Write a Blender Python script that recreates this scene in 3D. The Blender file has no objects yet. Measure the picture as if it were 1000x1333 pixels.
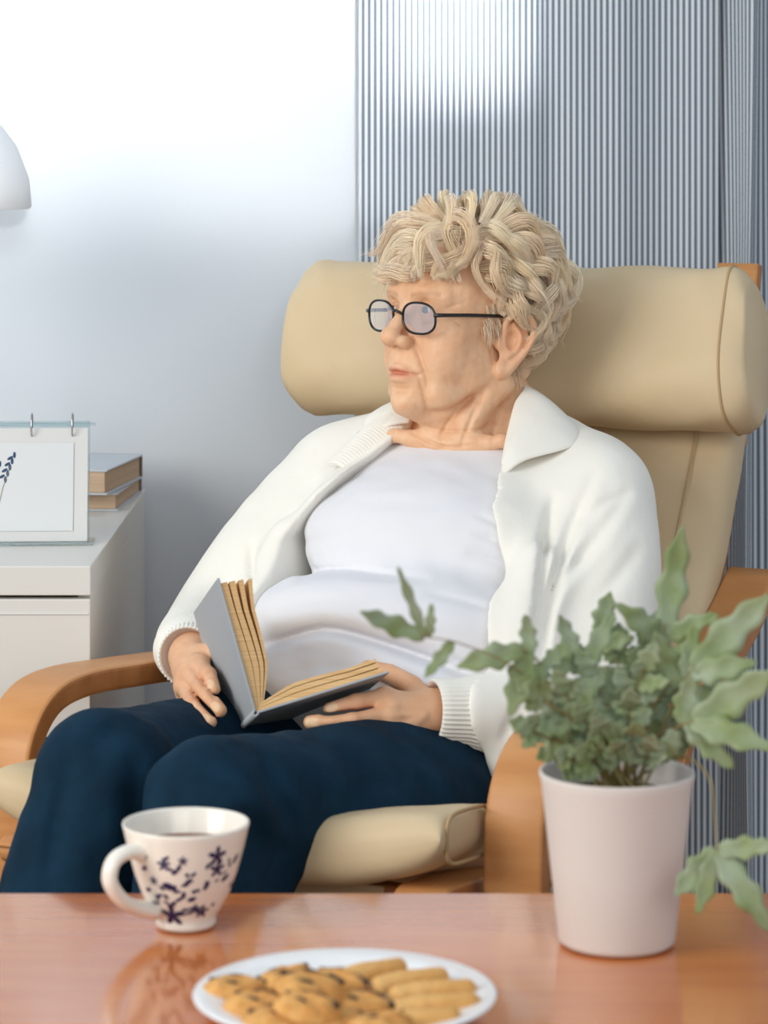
import bpy, bmesh, math, random
import numpy as np
from mathutils import Vector, Matrix

random.seed(7)
rng = np.random.default_rng(7)
scene = bpy.context.scene
COL = scene.collection

# ------------------------------------------------------------------ camera
FPX, CAMH, HORIZON = 3600.0, 1.13, 200.0           # focal length in px of the 1000x1333 frame
cam_d = bpy.data.cameras.new('camera'); cam = bpy.data.objects.new('camera', cam_d); COL.objects.link(cam)
cam.location = (0, 0, CAMH); cam.rotation_euler = (math.pi / 2, 0, 0)
cam_d.sensor_fit = 'VERTICAL'; cam_d.sensor_height = 36.0; cam_d.lens = FPX / 1333.0 * 36.0
cam_d.shift_y = -(666.5 - HORIZON) / 1333.0
cam_d.clip_start = 0.05; cam_d.clip_end = 60
cam_d.dof.use_dof = True; cam_d.dof.focus_distance = 3.28; cam_d.dof.aperture_fstop = 6.5
scene.camera = cam

# ------------------------------------------------------------------ world, lights, exposure
world = bpy.data.worlds.new('World'); scene.world = world; world.use_nodes = True
bgn = world.node_tree.nodes['Background']
bgn.inputs[0].default_value = (0.80, 0.90, 1.0, 1); bgn.inputs[1].default_value = 0.62

def area(name, loc, target, sx, sy, energy, color, spread=180):
    d = bpy.data.lights.new(name, 'AREA'); d.shape = 'RECTANGLE'; d.size = sx; d.size_y = sy
    d.energy = energy; d.color = color; d.spread = math.radians(spread)
    o = bpy.data.objects.new(name, d); COL.objects.link(o); o.location = loc
    o.rotation_euler = (Vector(target) - Vector(loc)).to_track_quat('-Z', 'Y').to_euler()
    o['kind'] = 'helper'
    return o
area('window_light', (-2.3, 1.3, 1.75), (0.1, 3.3, 0.8), 1.6, 1.5, 60, (1.0, 0.95, 0.87))
area('front_fill_light', (0.9, -1.2, 2.1), (0.1, 3.2, 0.8), 2.4, 1.4, 34, (1.0, 0.95, 0.88))  # broad soft fill from behind the camera, out of view
# added area lights behind the camera, laying bright patches on wall and curtain
area('added_wall_beam', (0.20, -1.0, 1.975), (-0.55, 4.05, 1.56), 1.14, 1.10, 1.5, (1.0, 0.98, 0.95), 2.0)
area('added_wall_glow', (0.12, -1.0, 2.55), (-0.60, 4.05, 2.00), 1.25, 1.55, 6.4, (0.95, 0.98, 1.0), 16.0)  # wider added light, makes the wall brighten softly towards the top
area('added_curtain_beam', (0.84, -1.0, 1.92), (0.105, 4.0, 1.60), 0.17, 0.74, 1.3, (1.0, 0.97, 0.93), 2.0)

scene.view_settings.view_transform = 'Standard'
scene.view_settings.look = 'None'
scene.view_settings.exposure = 0.0
scene.view_settings.gamma = 1.0
scene.view_settings.use_curve_mapping = False
scene.cycles.use_denoising = True
scene.cycles.max_bounces = 12; scene.cycles.diffuse_bounces = 8; scene.cycles.glossy_bounces = 4; scene.cycles.transparent_max_bounces = 12

# ------------------------------------------------------------------ helpers
def srgb(r, g, b):
    def f(c):
        c /= 255.0
        return c / 12.92 if c <= 0.04045 else ((c + 0.055) / 1.055) ** 2.4
    return (f(r), f(g), f(b), 1.0)

def mat(name, color, rough=0.6, spec=0.4, noise=None, bump=None, **kw):
    """noise = (scale, second colour, stretch xyz); bump = (scale, strength, distance, stretch)"""
    m = bpy.data.materials.new(name); m.use_nodes = True
    nt = m.node_tree; b = nt.nodes['Principled BSDF']
    b.inputs['Base Color'].default_value = color; b.inputs['Roughness'].default_value = rough
    b.inputs['Specular IOR Level'].default_value = spec
    for k, v in kw.items(): b.inputs[k.replace('_', ' ')].default_value = v
    if noise or bump:
        tc = nt.nodes.new('ShaderNodeTexCoord')
    if noise:
        mp = nt.nodes.new('ShaderNodeMapping'); mp.inputs['Scale'].default_value = noise[2] if len(noise) > 2 else (1, 1, 1)
        nt.links.new(tc.outputs['Object'], mp.inputs['Vector'])
        n = nt.nodes.new('ShaderNodeTexNoise'); n.inputs['Scale'].default_value = noise[0]; n.inputs['Detail'].default_value = 4
        nt.links.new(mp.outputs[0], n.inputs['Vector'])
        r = nt.nodes.new('ShaderNodeValToRGB'); r.color_ramp.elements[0].position = 0.35; r.color_ramp.elements[1].position = 0.65
        r.color_ramp.elements[0].color = color; r.color_ramp.elements[1].color = noise[1]
        nt.links.new(n.outputs['Fac'], r.inputs[0]); nt.links.new(r.outputs[0], b.inputs['Base Color'])
    if bump:
        mp2 = nt.nodes.new('ShaderNodeMapping'); mp2.inputs['Scale'].default_value = bump[3] if len(bump) > 3 else (1, 1, 1)
        nt.links.new(tc.outputs['Object'], mp2.inputs['Vector'])
        n2 = nt.nodes.new('ShaderNodeTexNoise'); n2.inputs['Scale'].default_value = bump[0]; n2.inputs['Detail'].default_value = 3
        nt.links.new(mp2.outputs[0], n2.inputs['Vector'])
        bp = nt.nodes.new('ShaderNodeBump'); bp.inputs['Strength'].default_value = bump[1]; bp.inputs['Distance'].default_value = bump[2]
        nt.links.new(n2.outputs['Fac'], bp.inputs['Height']); nt.links.new(bp.outputs[0], b.inputs['Normal'])
    return m

def attr_tint(m, name, fac=1.0):
    """multiply the base colour by a colour attribute"""
    nt = m.node_tree; b = nt.nodes['Principled BSDF']
    a = nt.nodes.new('ShaderNodeAttribute'); a.attribute_name = name
    mx = nt.nodes.new('ShaderNodeMix'); mx.data_type = 'RGBA'; mx.blend_type = 'MULTIPLY'; mx.inputs[0].default_value = fac
    inp = b.inputs['Base Color']
    if inp.links:
        nt.links.new(inp.links[0].from_socket, mx.inputs[6])
    else:
        mx.inputs[6].default_value = inp.default_value
    nt.links.new(a.outputs['Color'], mx.inputs[7]); nt.links.new(mx.outputs[2], inp)
    return m

def tag(o, label=None, cat=None, group=None, kind=None):
    if label: o['label'] = label
    if cat: o['category'] = cat
    if group: o['group'] = group
    if kind: o['kind'] = kind
    return o

def empty(name, loc=(0, 0, 0), rz=0.0):
    o = bpy.data.objects.new(name, None); COL.objects.link(o); o.location = loc; o.rotation_euler = (0, 0, rz)
    o.empty_display_size = 0.05
    return o

def mesh_obj(name, verts, faces, material, parent=None, smooth=True, loc=None):
    me = bpy.data.meshes.new(name)
    if isinstance(verts, np.ndarray):
        nv, nf = len(verts), len(faces)
        faces = np.asarray(faces, dtype=np.int32); w = faces.shape[1]
        me.vertices.add(nv); me.vertices.foreach_set('co', verts.astype(np.float32).ravel())
        me.loops.add(nf * w); me.loops.foreach_set('vertex_index', faces.ravel())
        me.polygons.add(nf); me.polygons.foreach_set('loop_start', np.arange(0, nf * w, w, dtype=np.int32))
        me.update(calc_edges=True); me.validate()
    else:
        me.from_pydata([tuple(v) for v in verts], [], [tuple(f) for f in faces])
    if smooth: me.polygons.foreach_set('use_smooth', [True] * len(me.polygons))
    me.materials.append(material)
    o = bpy.data.objects.new(name, me); COL.objects.link(o)
    if parent is not None: o.parent = parent
    if loc is not None: o.location = loc
    return o

def bm_obj(name, bm, material, parent=None, smooth=True, loc=None):
    me = bpy.data.meshes.new(name); bmesh.ops.recalc_face_normals(bm, faces=bm.faces[:]); bm.to_mesh(me); bm.free()
    if smooth: me.polygons.foreach_set('use_smooth', [True] * len(me.polygons))
    me.materials.append(material)
    o = bpy.data.objects.new(name, me); COL.objects.link(o)
    if parent is not None: o.parent = parent
    if loc is not None: o.location = loc
    return o

def rbox(bm, lo, hi, bev=0.002, seg=2, M=None):
    lo, hi = Vector(lo), Vector(hi)
    r = bmesh.ops.create_cube(bm, size=1.0); vs = r['verts']
    c = (lo + hi) / 2; s = hi - lo
    for v in vs: v.co = Vector((v.co.x * s.x, v.co.y * s.y, v.co.z * s.z)) + c
    if bev > 0:
        es = list({e for v in vs for e in v.link_edges})
        rr = bmesh.ops.bevel(bm, geom=es, offset=bev, segments=seg, affect='EDGES', profile=0.5)
        vs = list({v for f in rr['faces'] for v in f.verts} | {v for v in vs if v.is_valid})
    if M is not None:
        for v in vs: v.co = M @ v.co
    return vs

def box_obj(name, lo, hi, material, parent=None, bev=0.002, loc=None, M=None):
    bm = bmesh.new(); rbox(bm, lo, hi, bev, 2, M)
    o = bm_obj(name, bm, material, parent, smooth=False, loc=loc)
    return o

def catmull(pts, n):
    pts = np.array(pts, float)
    P = np.vstack([2 * pts[0] - pts[1], pts, 2 * pts[-1] - pts[-2]])
    out = []
    m = len(pts) - 1
    for t in np.linspace(0, m, n):
        i = min(int(t), m - 1); f = t - i
        p0, p1, p2, p3 = P[i:i + 4]
        out.append(0.5 * ((2 * p1) + (-p0 + p2) * f + (2 * p0 - 5 * p1 + 4 * p2 - p3) * f * f + (-p0 + 3 * p1 - 3 * p2 + p3) * f ** 3))
    return np.array(out)

def frames(path):
    t = np.gradient(path, axis=0); t /= np.linalg.norm(t, axis=1)[:, None] + 1e-12
    up = np.array([0, 0, 1.0]) if abs(t[0, 2]) < 0.9 else np.array([1.0, 0, 0])
    n = up - t[0] * (up @ t[0]); n /= np.linalg.norm(n)
    N = [n]
    for i in range(1, len(path)):
        n = N[-1] - t[i] * (N[-1] @ t[i]); n /= np.linalg.norm(n) + 1e-12; N.append(n)
    N = np.array(N); B = np.cross(t, N)
    return t, N, B

def tube_geo(path, radius, sides=8, flat=1.0, cap=True):
    path = np.asarray(path, float); n = len(path)
    r = np.full(n, radius) if np.isscalar(radius) else np.asarray(radius, float)
    _, N, B = frames(path)
    a = np.linspace(0, 2 * np.pi, sides, endpoint=False)
    V = path[:, None, :] + r[:, None, None] * (np.cos(a)[None, :, None] * N[:, None, :] + flat * np.sin(a)[None, :, None] * B[:, None, :])
    V = V.reshape(-1, 3); Fc = []
    for i in range(n - 1):
        for j in range(sides):
            k = (j + 1) % sides
            Fc.append((i * sides + j, i * sides + k, (i + 1) * sides + k, (i + 1) * sides + j))
    V = [tuple(v) for v in V]
    if cap:
        Fc.append(tuple(range(sides - 1, -1, -1))); Fc.append(tuple((n - 1) * sides + j for j in range(sides)))
    return V, Fc

def tube_obj(name, path, radius, material, parent=None, sides=8, flat=1.0, loc=None):
    V, Fc = tube_geo(path, radius, sides, flat)
    return mesh_obj(name, V, Fc, material, parent, loc=loc)

def lathe_obj(name, prof, material, parent=None, seg=48, loc=None, cap_start=False, cap_end=False):
    V, Fc = [], []
    for (r, z) in prof:
        for j in range(seg):
            a = 2 * math.pi * j / seg; V.append((r * math.cos(a), r * math.sin(a), z))
    for i in range(len(prof) - 1):
        for j in range(seg):
            k = (j + 1) % seg; Fc.append((i * seg + j, i * seg + k, (i + 1) * seg + k, (i + 1) * seg + j))
    if cap_start: Fc.append(tuple(range(seg - 1, -1, -1)))
    if cap_end: Fc.append(tuple((len(prof) - 1) * seg + j for j in range(seg)))
    return mesh_obj(name, V, Fc, material, parent, loc=loc)

def at(px, py, Y):
    return Vector(((px - 500) * Y / FPX, Y, CAMH - (py - HORIZON) * Y / FPX))
def ground(px, py, z):
    Y = (CAMH - z) * FPX / (py - HORIZON)
    return Vector(((px - 500) * Y / FPX, Y, z))

# ---- implicit surfaces: soft unions of simple solids on a grid, meshed with surface nets
def smin(a, b, k):
    if k <= 0: return np.minimum(a, b)
    h = np.clip(0.5 + 0.5 * (b - a) / k, 0, 1)
    return b * (1 - h) + a * h - k * h * (1 - h)

class Field:
    def __init__(s, lo, hi, h):
        s.lo = np.array(lo, float); s.h = h
        s.n = np.ceil((np.array(hi) - s.lo) / h).astype(int) + 1
        s.d = np.full(tuple(s.n), 0.5, np.float32)
        s.ax = [(s.lo[i] + h * np.arange(s.n[i])).astype(np.float32) for i in range(3)]
    def _blk(s, lo, hi, m):
        sl = []
        for i in range(3):
            a = int(np.floor((lo[i] - m - s.lo[i]) / s.h)); b = int(np.ceil((hi[i] + m - s.lo[i]) / s.h)) + 1
            a = max(a, 0); b = min(b, s.n[i])
            if a >= b: return None
            sl.append(slice(a, b))
        return tuple(sl)
    def _P(s, sl):
        return np.meshgrid(s.ax[0][sl[0]], s.ax[1][sl[1]], s.ax[2][sl[2]], indexing='ij', sparse=True)
    def op(s, f, lo, hi, k, mode):
        sl = s._blk(lo, hi, max(k * 1.2, 4 * s.h))
        if sl is None: return s
        v = f(*s._P(sl)).astype(np.float32); d = s.d[sl]
        s.d[sl] = smin(d, v, k) if mode == '+' else -smin(-d, v, k)
        return s
    def ell(s, c, r, k=0.01, mode='+', R=None):
        c = np.array(c, float); r = np.array(r, float); Rm = None if R is None else np.array(R, float)
        def f(x, y, z):
            x, y, z = x - c[0], y - c[1], z - c[2]
            if Rm is not None:
                x, y, z = (Rm[0, i] * x + Rm[1, i] * y + Rm[2, i] * z for i in range(3))
            k0 = np.sqrt((x / r[0]) ** 2 + (y / r[1]) ** 2 + (z / r[2]) ** 2)
            k1 = np.sqrt((x / r[0] ** 2) ** 2 + (y / r[1] ** 2) ** 2 + (z / r[2] ** 2) ** 2)
            return np.where(k1 < 1e-6, -r.min(), k0 * (k0 - 1) / np.maximum(k1, 1e-6))
        e = np.full(3, r.max()) if Rm is not None else r
        return s.op(f, c - e, c + e, k, mode)
    def cap(s, a, b, ra, rb=None, k=0.01, mode='+', sq=None):
        rb = ra if rb is None else rb
        a = np.array(a, float); b = np.array(b, float); ab = b - a; L2 = float(ab @ ab) + 1e-12
        def f(x, y, z):
            px, py, pz = x - a[0], y - a[1], z - a[2]
            t = np.clip((px * ab[0] + py * ab[1] + pz * ab[2]) / L2, 0, 1)
            return np.sqrt((px - t * ab[0]) ** 2 + (py - t * ab[1]) ** 2 + (pz - t * ab[2]) ** 2) - (ra + t * (rb - ra))
        m = max(ra, rb)
        return s.op(f, np.minimum(a, b) - m, np.maximum(a, b) + m, k, mode)
    def chain(s, pts, rad, k=0.01, mode='+', n=None):
        pts = np.array(pts, float); rad = np.full(len(pts), rad) if np.isscalar(rad) else np.array(rad, float)
        if n:
            q = catmull(np.column_stack([pts, rad]), n); pts, rad = q[:, :3], q[:, 3]
        # one distance for the whole chain, so that joints stay smooth
        def f(x, y, z):
            out = None
            for i in range(len(pts) - 1):
                a, ab = pts[i], pts[i + 1] - pts[i]; L2 = float(ab @ ab) + 1e-12
                px, py, pz = x - a[0], y - a[1], z - a[2]
                t = np.clip((px * ab[0] + py * ab[1] + pz * ab[2]) / L2, 0, 1)
                v = np.sqrt((px - t * ab[0]) ** 2 + (py - t * ab[1]) ** 2 + (pz - t * ab[2]) ** 2) - (rad[i] + t * (rad[i + 1] - rad[i]))
                out = v if out is None else np.minimum(out, v)
            return out
        return s.op(f, pts.min(0) - rad.max(), pts.max(0) + rad.max(), k, mode)
    def cut(s, f, k=0.005):
        """keep where f(x, y, z) < 0"""
        P = s._P((slice(None),) * 3)
        s.d = (-smin(-s.d, -np.asarray(f(*P), np.float32) + np.zeros_like(s.d), k)).astype(np.float32)
        return s
    def crease(s, pts, w, depth, dr, bulge=0.0, reach=0.09, n=13):
        """press a tapered groove along a line, looking along direction dr (the groove follows the surface);
        bulge raises the cloth on one side of it"""
        pts = np.array(pts, float); q = catmull(pts, n) if len(pts) > 2 else pts[0] + (pts[-1] - pts[0]) * np.linspace(0, 1, n)[:, None]
        dr = np.array(dr, float); dr /= np.linalg.norm(dr)
        e1 = np.cross(dr, [0, 0, 1.0]); e1 /= np.linalg.norm(e1); e2 = np.cross(dr, e1)
        m = reach + 3 * w
        sl = s._blk(q.min(0) - m * 0.6, q.max(0) + m * 0.6, m * 0.4)
        if sl is None: return s
        x, y, z = s._P(sl)
        A = x * e1[0] + y * e1[1] + z * e1[2]; B = x * e2[0] + y * e2[1] + z * e2[2]; D = x * dr[0] + y * dr[1] + z * dr[2]
        a, b, c = q @ e1, q @ e2, q @ dr
        best = np.full(A.shape, 9.0, np.float32); tt = np.zeros(A.shape, np.float32); sg = np.zeros(A.shape, np.float32); dc = np.zeros(A.shape, np.float32)
        for i in range(n - 1):
            da, db = a[i + 1] - a[i], b[i + 1] - b[i]; L2 = da * da + db * db + 1e-12
            t = np.clip(((A - a[i]) * da + (B - b[i]) * db) / L2, 0, 1)
            r = np.sqrt((A - a[i] - t * da) ** 2 + (B - b[i] - t * db) ** 2)
            u = r < best
            best = np.where(u, r, best); tt = np.where(u, (i + t) / (n - 1), tt)
            sg = np.where(u, np.sign((A - a[i]) * db - (B - b[i]) * da), sg); dc = np.where(u, c[i], dc)
        env = np.maximum(np.sin(np.pi * np.clip(tt, 0, 1)), 0) ** 0.7 * np.exp(-(np.maximum(np.abs(D - dc) - reach * 0.5, 0) / (reach * 0.22)) ** 2)
        g = depth * np.exp(-(best / w) ** 2)
        if bulge: g = g - bulge * np.exp(-((sg * best - 1.6 * w) / (1.3 * w)) ** 2)
        s.d[sl] = s.d[sl] + (g * env).astype(np.float32)
        return s
    def blur(s, n, lim=0.04):
        d = np.clip(s.d, -lim, lim)
        for _ in range(n):
            for a in range(3):
                p = np.roll(d, 1, a); q = np.roll(d, -1, a)
                d = (0.25 * p + 0.5 * d + 0.25 * q).astype(np.float32)
        s.d = d; return s
    def warp(s, f):
        P = s._P((slice(None),) * 3); s.d = (s.d + f(*P)).astype(np.float32); return s
    def mesh(s, smooth=1):
        d = s.d; ins = d < 0
        nx, ny, nz = d.shape
        cnt = np.zeros((nx - 1, ny - 1, nz - 1), np.int8)
        offs = [(i, j, k) for i in (0, 1) for j in (0, 1) for k in (0, 1)]
        for (i, j, k) in offs: cnt += ins[i:nx - 1 + i, j:ny - 1 + j, k:nz - 1 + k]
        mixed = (cnt > 0) & (cnt < 8)
        ci, cj, ck = np.nonzero(mixed)
        idx = np.full(mixed.shape, -1, np.int32); idx[mixed] = np.arange(len(ci))
        acc = np.zeros((len(ci), 3)); w = np.zeros(len(ci))
        for o1 in offs:
            for ax in range(3):
                if o1[ax]: continue
                o2 = list(o1); o2[ax] = 1
                v1 = d[ci + o1[0], cj + o1[1], ck + o1[2]]; v2 = d[ci + o2[0], cj + o2[1], ck + o2[2]]
                c = (v1 < 0) != (v2 < 0)
                t = np.where(c, v1 / np.where(c, v1 - v2, 1), 0)
                for a in range(3):
                    acc[:, a] += np.where(c, o1[a] + (t if a == ax else 0), 0)
                w += c
        V = s.lo + s.h * (np.column_stack([ci, cj, ck]) + acc / w[:, None])
        Fs = []
        for ax in range(3):
            b1, b2 = (ax + 1) % 3, (ax + 2) % 3
            A = [slice(None)] * 3; Bq = [slice(None)] * 3
            A[ax] = slice(0, d.shape[ax] - 1); Bq[ax] = slice(1, d.shape[ax])
            for b in (b1, b2): A[b] = slice(1, d.shape[b] - 1); Bq[b] = slice(1, d.shape[b] - 1)
            sa, sb = ins[tuple(A)], ins[tuple(Bq)]
            e = np.column_stack(np.nonzero(sa != sb))
            if not len(e): continue
            flip = sa[tuple(e.T)]
            base = e.copy(); base[:, b1] += 1; base[:, b2] += 1
            q = []
            for (o, p) in ((-1, -1), (0, -1), (0, 0), (-1, 0)):
                cc = base.copy(); cc[:, b1] += o; cc[:, b2] += p
                q.append(idx[cc[:, 0], cc[:, 1], cc[:, 2]])
            q = np.column_stack(q); q[~flip] = q[~flip][:, ::-1]
            Fs.append(q)
        Fq = np.vstack(Fs); Fq = Fq[(Fq >= 0).all(1)]
        for _ in range(smooth):
            e = np.vstack([Fq[:, [0, 1]], Fq[:, [1, 2]], Fq[:, [2, 3]], Fq[:, [3, 0]]])
            sm = np.zeros_like(V); ct = np.zeros(len(V))
            for a in range(3):
                sm[:, a] = np.bincount(e[:, 0], V[e[:, 1], a], len(V)) + np.bincount(e[:, 1], V[e[:, 0], a], len(V))
            ct = np.bincount(e[:, 0], minlength=len(V)) + np.bincount(e[:, 1], minlength=len(V))
            V = np.where(ct[:, None] > 0, 0.4 * V + 0.6 * sm / np.maximum(ct, 1)[:, None], V)
        return V, Fq

def vcol(o, name, cols):
    a = o.data.color_attributes.new(name, 'FLOAT_COLOR', 'POINT')
    c = np.ones((len(o.data.vertices), 4), np.float32); c[:, :3] = cols
    a.data.foreach_set('color', c.ravel())

def vnoise(x, y, z, f, seed=0.0):
    return (np.sin(x * f + 1.3 * np.sin(y * f * 0.9 + seed) + seed) * np.sin(y * f * 1.1 + 1.7 * np.sin(z * f * 0.8 + 2 * seed)) *
            np.sin(z * f * 0.95 + 1.1 * np.sin(x * f * 1.2 + 3 * seed)))

# ------------------------------------------------------------------ materials
M = {}
M['wall'] = mat('wall_paint', srgb(210, 217, 224), 0.9, 0.1, bump=(180, 0.05, 0.002))
M['floor'] = mat('floor_wood', srgb(150, 110, 76), 0.45, 0.4, noise=(6, srgb(128, 90, 60), (1, 8, 1)))
M['cabinet'] = mat('white_lacquer', srgb(222, 221, 216), 0.4, 0.4)
M['dark'] = mat('dark_gap', srgb(25, 24, 24), 0.9, 0.1)
M['birch'] = mat('birch_veneer', srgb(206, 148, 92), 0.42, 0.4, noise=(5, srgb(196, 135, 80), (2, 2, 14)))
M['birch_edge'] = mat('birch_laminate', srgb(186, 124, 70), 0.5, 0.4, noise=(9, srgb(168, 106, 56), (3, 3, 3)))
M['leather'] = mat('beige_leather', srgb(214, 193, 158), 0.5, 0.3, noise=(7, srgb(208, 186, 149)), bump=(26, 0.22, 0.004))
M['seam'] = mat('beige_thread', srgb(186, 158, 116), 0.6, 0.3)
M['sling'] = mat('sling_canvas', srgb(205, 184, 148), 0.8, 0.2)
M['metal'] = mat('steel', srgb(190, 190, 192), 0.25, 0.5, Metallic=1.0)
M['table'] = mat('cherry_table', srgb(206, 116, 34), 0.25, 0.4, noise=(4, srgb(196, 102, 26), (1.2, 9, 1)), bump=(60, 0.02, 0.001, (1, 12, 1)), Coat_Weight=1.0, Coat_Roughness=0.09, Coat_IOR=1.7)
M['ceramic'] = mat('glazed_ceramic', srgb(234, 230, 220), 0.15, 0.5)
M['cobalt'] = mat('cobalt_glaze', srgb(38, 38, 86), 0.15, 0.5)
M['tea'] = mat('tea', srgb(120, 58, 26), 0.05, 0.5)
M['plate'] = mat('white_plate', srgb(238, 240, 243), 0.15, 0.5)
M['pot'] = mat('white_planter', srgb(216, 209, 204), 0.5, 0.35)
M['soil'] = mat('soil', srgb(58, 42, 30), 0.95, 0.1, noise=(90, srgb(90, 66, 44)), bump=(120, 0.8, 0.004))
M['cookie'] = mat('biscuit', srgb(218, 166, 100), 0.8, 0.2, noise=(60, srgb(196, 136, 72)), bump=(220, 0.5, 0.002))
M['finger'] = mat('finger_biscuit', srgb(228, 182, 118), 0.75, 0.2, noise=(50, srgb(212, 160, 94)), bump=(160, 0.35, 0.002))
M['choc'] = mat('chocolate', srgb(52, 34, 26), 0.4, 0.4)
M['paper'] = mat('book_pages', srgb(232, 196, 146), 0.9, 0.1, noise=(3, srgb(214, 172, 118), (1, 1, 160)))
M['cover'] = mat('grey_book_cloth', srgb(172, 178, 184), 0.75, 0.2, bump=(700, 0.15, 0.0006))
M['cover_in'] = mat('endpaper', srgb(226, 214, 196), 0.9, 0.1)
M['oldpaper'] = mat('old_pages', srgb(206, 180, 154), 0.9, 0.1, noise=(2, srgb(190, 162, 136), (1, 1, 120)))
M['oldcover'] = mat('pale_cover', srgb(196, 202, 208), 0.6, 0.3)
M['oldspine'] = mat('brown_cover', srgb(120, 104, 96), 0.6, 0.3)
M['lamp'] = mat('white_enamel', srgb(226, 230, 234), 0.35, 0.4)
M['card'] = mat('card_white', srgb(216, 219, 221), 0.8, 0.2)
M['card2'] = mat('card_grey', srgb(214, 215, 214), 0.8, 0.2)
M['blue_ink'] = mat('blue_ink', srgb(62, 82, 112), 0.8, 0.2)
M['green_ink'] = mat('olive_ink', srgb(150, 152, 124), 0.8, 0.2)
M['acrylic'] = mat('clear_acrylic', srgb(225, 238, 240), 0.05, 0.5, Transmission_Weight=0.9, IOR=1.2)
M['frame_black'] = mat('black_acetate', srgb(24, 22, 24), 0.2, 0.5)
M['shirt'] = mat('white_jersey', srgb(228, 229, 234), 0.85, 0.15, bump=(16, 0.25, 0.006, (1, 1, 2.5)))
M['cardigan'] = mat('cream_knit', srgb(240, 238, 230), 0.9, 0.1, bump=(22, 0.28, 0.005, (1.5, 1.5, 0.7)))
M['jeans'] = mat('navy_denim', srgb(20, 49, 69), 0.85, 0.1, noise=(20, srgb(15, 39, 56)), bump=(24, 0.35, 0.006))
M['shoe'] = mat('dark_shoe', srgb(40, 36, 36), 0.5, 0.4)
M['frond'] = mat('sage_frond', srgb(124, 140, 88), 0.5, 0.35, noise=(28, srgb(150, 164, 138)))
M['stem'] = mat('frond_stem', srgb(142, 128, 84), 0.6, 0.3)
M['eye'] = mat('eyeball', srgb(232, 226, 220), 0.1, 0.5)
M['iris'] = mat('iris', srgb(70, 78, 84), 0.1, 0.5)
M['skin'] = attr_tint(mat('skin', srgb(232, 190, 153), 0.46, 0.35, noise=(45, srgb(224, 177, 139)), bump=(260, 0.22, 0.0016),
                          Subsurface_Weight=0.12, Subsurface_Scale=0.01), 'tint')
M['skin'].node_tree.nodes['Principled BSDF'].inputs['Subsurface Radius'].default_value = (1.0, 0.4, 0.25)
M['hair'] = attr_tint(mat('blond_hair', srgb(255, 244, 230), 0.40, 0.5, Sheen_Weight=0.6, Sheen_Roughness=0.4), 'tint')
M['hair_base'] = mat('hair_undercoat', srgb(240, 208, 176), 0.7, 0.2, noise=(90, srgb(220, 184, 148), (1, 1, 0.4)), bump=(160, 0.8, 0.004, (1, 1, 0.3)))

def lens_mat():
    m = bpy.data.materials.new('spectacle_glass'); m.use_nodes = True; nt = m.node_tree
    for n in list(nt.nodes):
        if n.type == 'BSDF_PRINCIPLED': nt.nodes.remove(n)
    out = nt.nodes['Material Output']
    tr = nt.nodes.new('ShaderNodeBsdfTransparent'); tr.inputs[0].default_value = (0.96, 0.96, 0.98, 1)
    gl = nt.nodes.new('ShaderNodeBsdfGlossy'); gl.inputs['Roughness'].default_value = 0.05; gl.inputs[0].default_value = (1, 0.98, 1, 1)
    mx = nt.nodes.new('ShaderNodeMixShader'); mx.inputs[0].default_value = 0.42
    nt.links.new(tr.outputs[0], mx.inputs[1]); nt.links.new(gl.outputs[0], mx.inputs[2]); nt.links.new(mx.outputs[0], out.inputs[0])
    return m
M['lens'] = lens_mat()

def stripe_mat():
    m = bpy.data.materials.new('ticking_stripe'); m.use_nodes = True; nt = m.node_tree; b = nt.nodes['Principled BSDF']
    uv = nt.nodes.new('ShaderNodeUVMap'); uv.uv_map = 'cloth'
    sp = nt.nodes.new('ShaderNodeSeparateXYZ'); nt.links.new(uv.outputs[0], sp.inputs[0])
    ml = nt.nodes.new('ShaderNodeMath'); ml.operation = 'MULTIPLY'; ml.inputs[1].default_value = 2 * math.pi / 0.0088
    nt.links.new(sp.outputs[0], ml.inputs[0])
    sn = nt.nodes.new('ShaderNodeMath'); sn.operation = 'SINE'; nt.links.new(ml.outputs[0], sn.inputs[0])
    r = nt.nodes.new('ShaderNodeValToRGB'); r.color_ramp.elements[0].position = 0.42; r.color_ramp.elements[1].position = 0.58
    r.color_ramp.elements[0].color = srgb(104, 116, 130); r.color_ramp.elements[1].color = srgb(210, 217, 223)
    mr = nt.nodes.new('ShaderNodeMapRange'); mr.inputs[1].default_value = -1; mr.inputs[2].default_value = 1
    nt.links.new(sn.outputs[0], mr.inputs[0]); nt.links.new(mr.outputs[0], r.inputs[0]); nt.links.new(r.outputs[0], b.inputs['Base Color'])
    b.inputs['Roughness'].default_value = 0.9; b.inputs['Specular IOR Level'].default_value = 0.1
    return m
M['stripe'] = stripe_mat()

# ------------------------------------------------------------------ the room
WALL_Y = 4.05
def slab(name, lo, hi, m):
    o = box_obj(name, lo, hi, m, bev=0); o['kind'] = 'structure'; return o
slab('floor', (-2.5, -1.4, -0.05), (2.5, WALL_Y, 0.0), M['floor'])
slab('wall_back', (-2.5, WALL_Y, 0.0), (2.5, WALL_Y + 0.1, 2.6), M['wall'])
b = box_obj('baseboard_back', (-2.5, WALL_Y - 0.014, 0.0), (2.5, WALL_Y, 0.09), M['cabinet'], bev=0.003); b['kind'] = 'structure'

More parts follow.
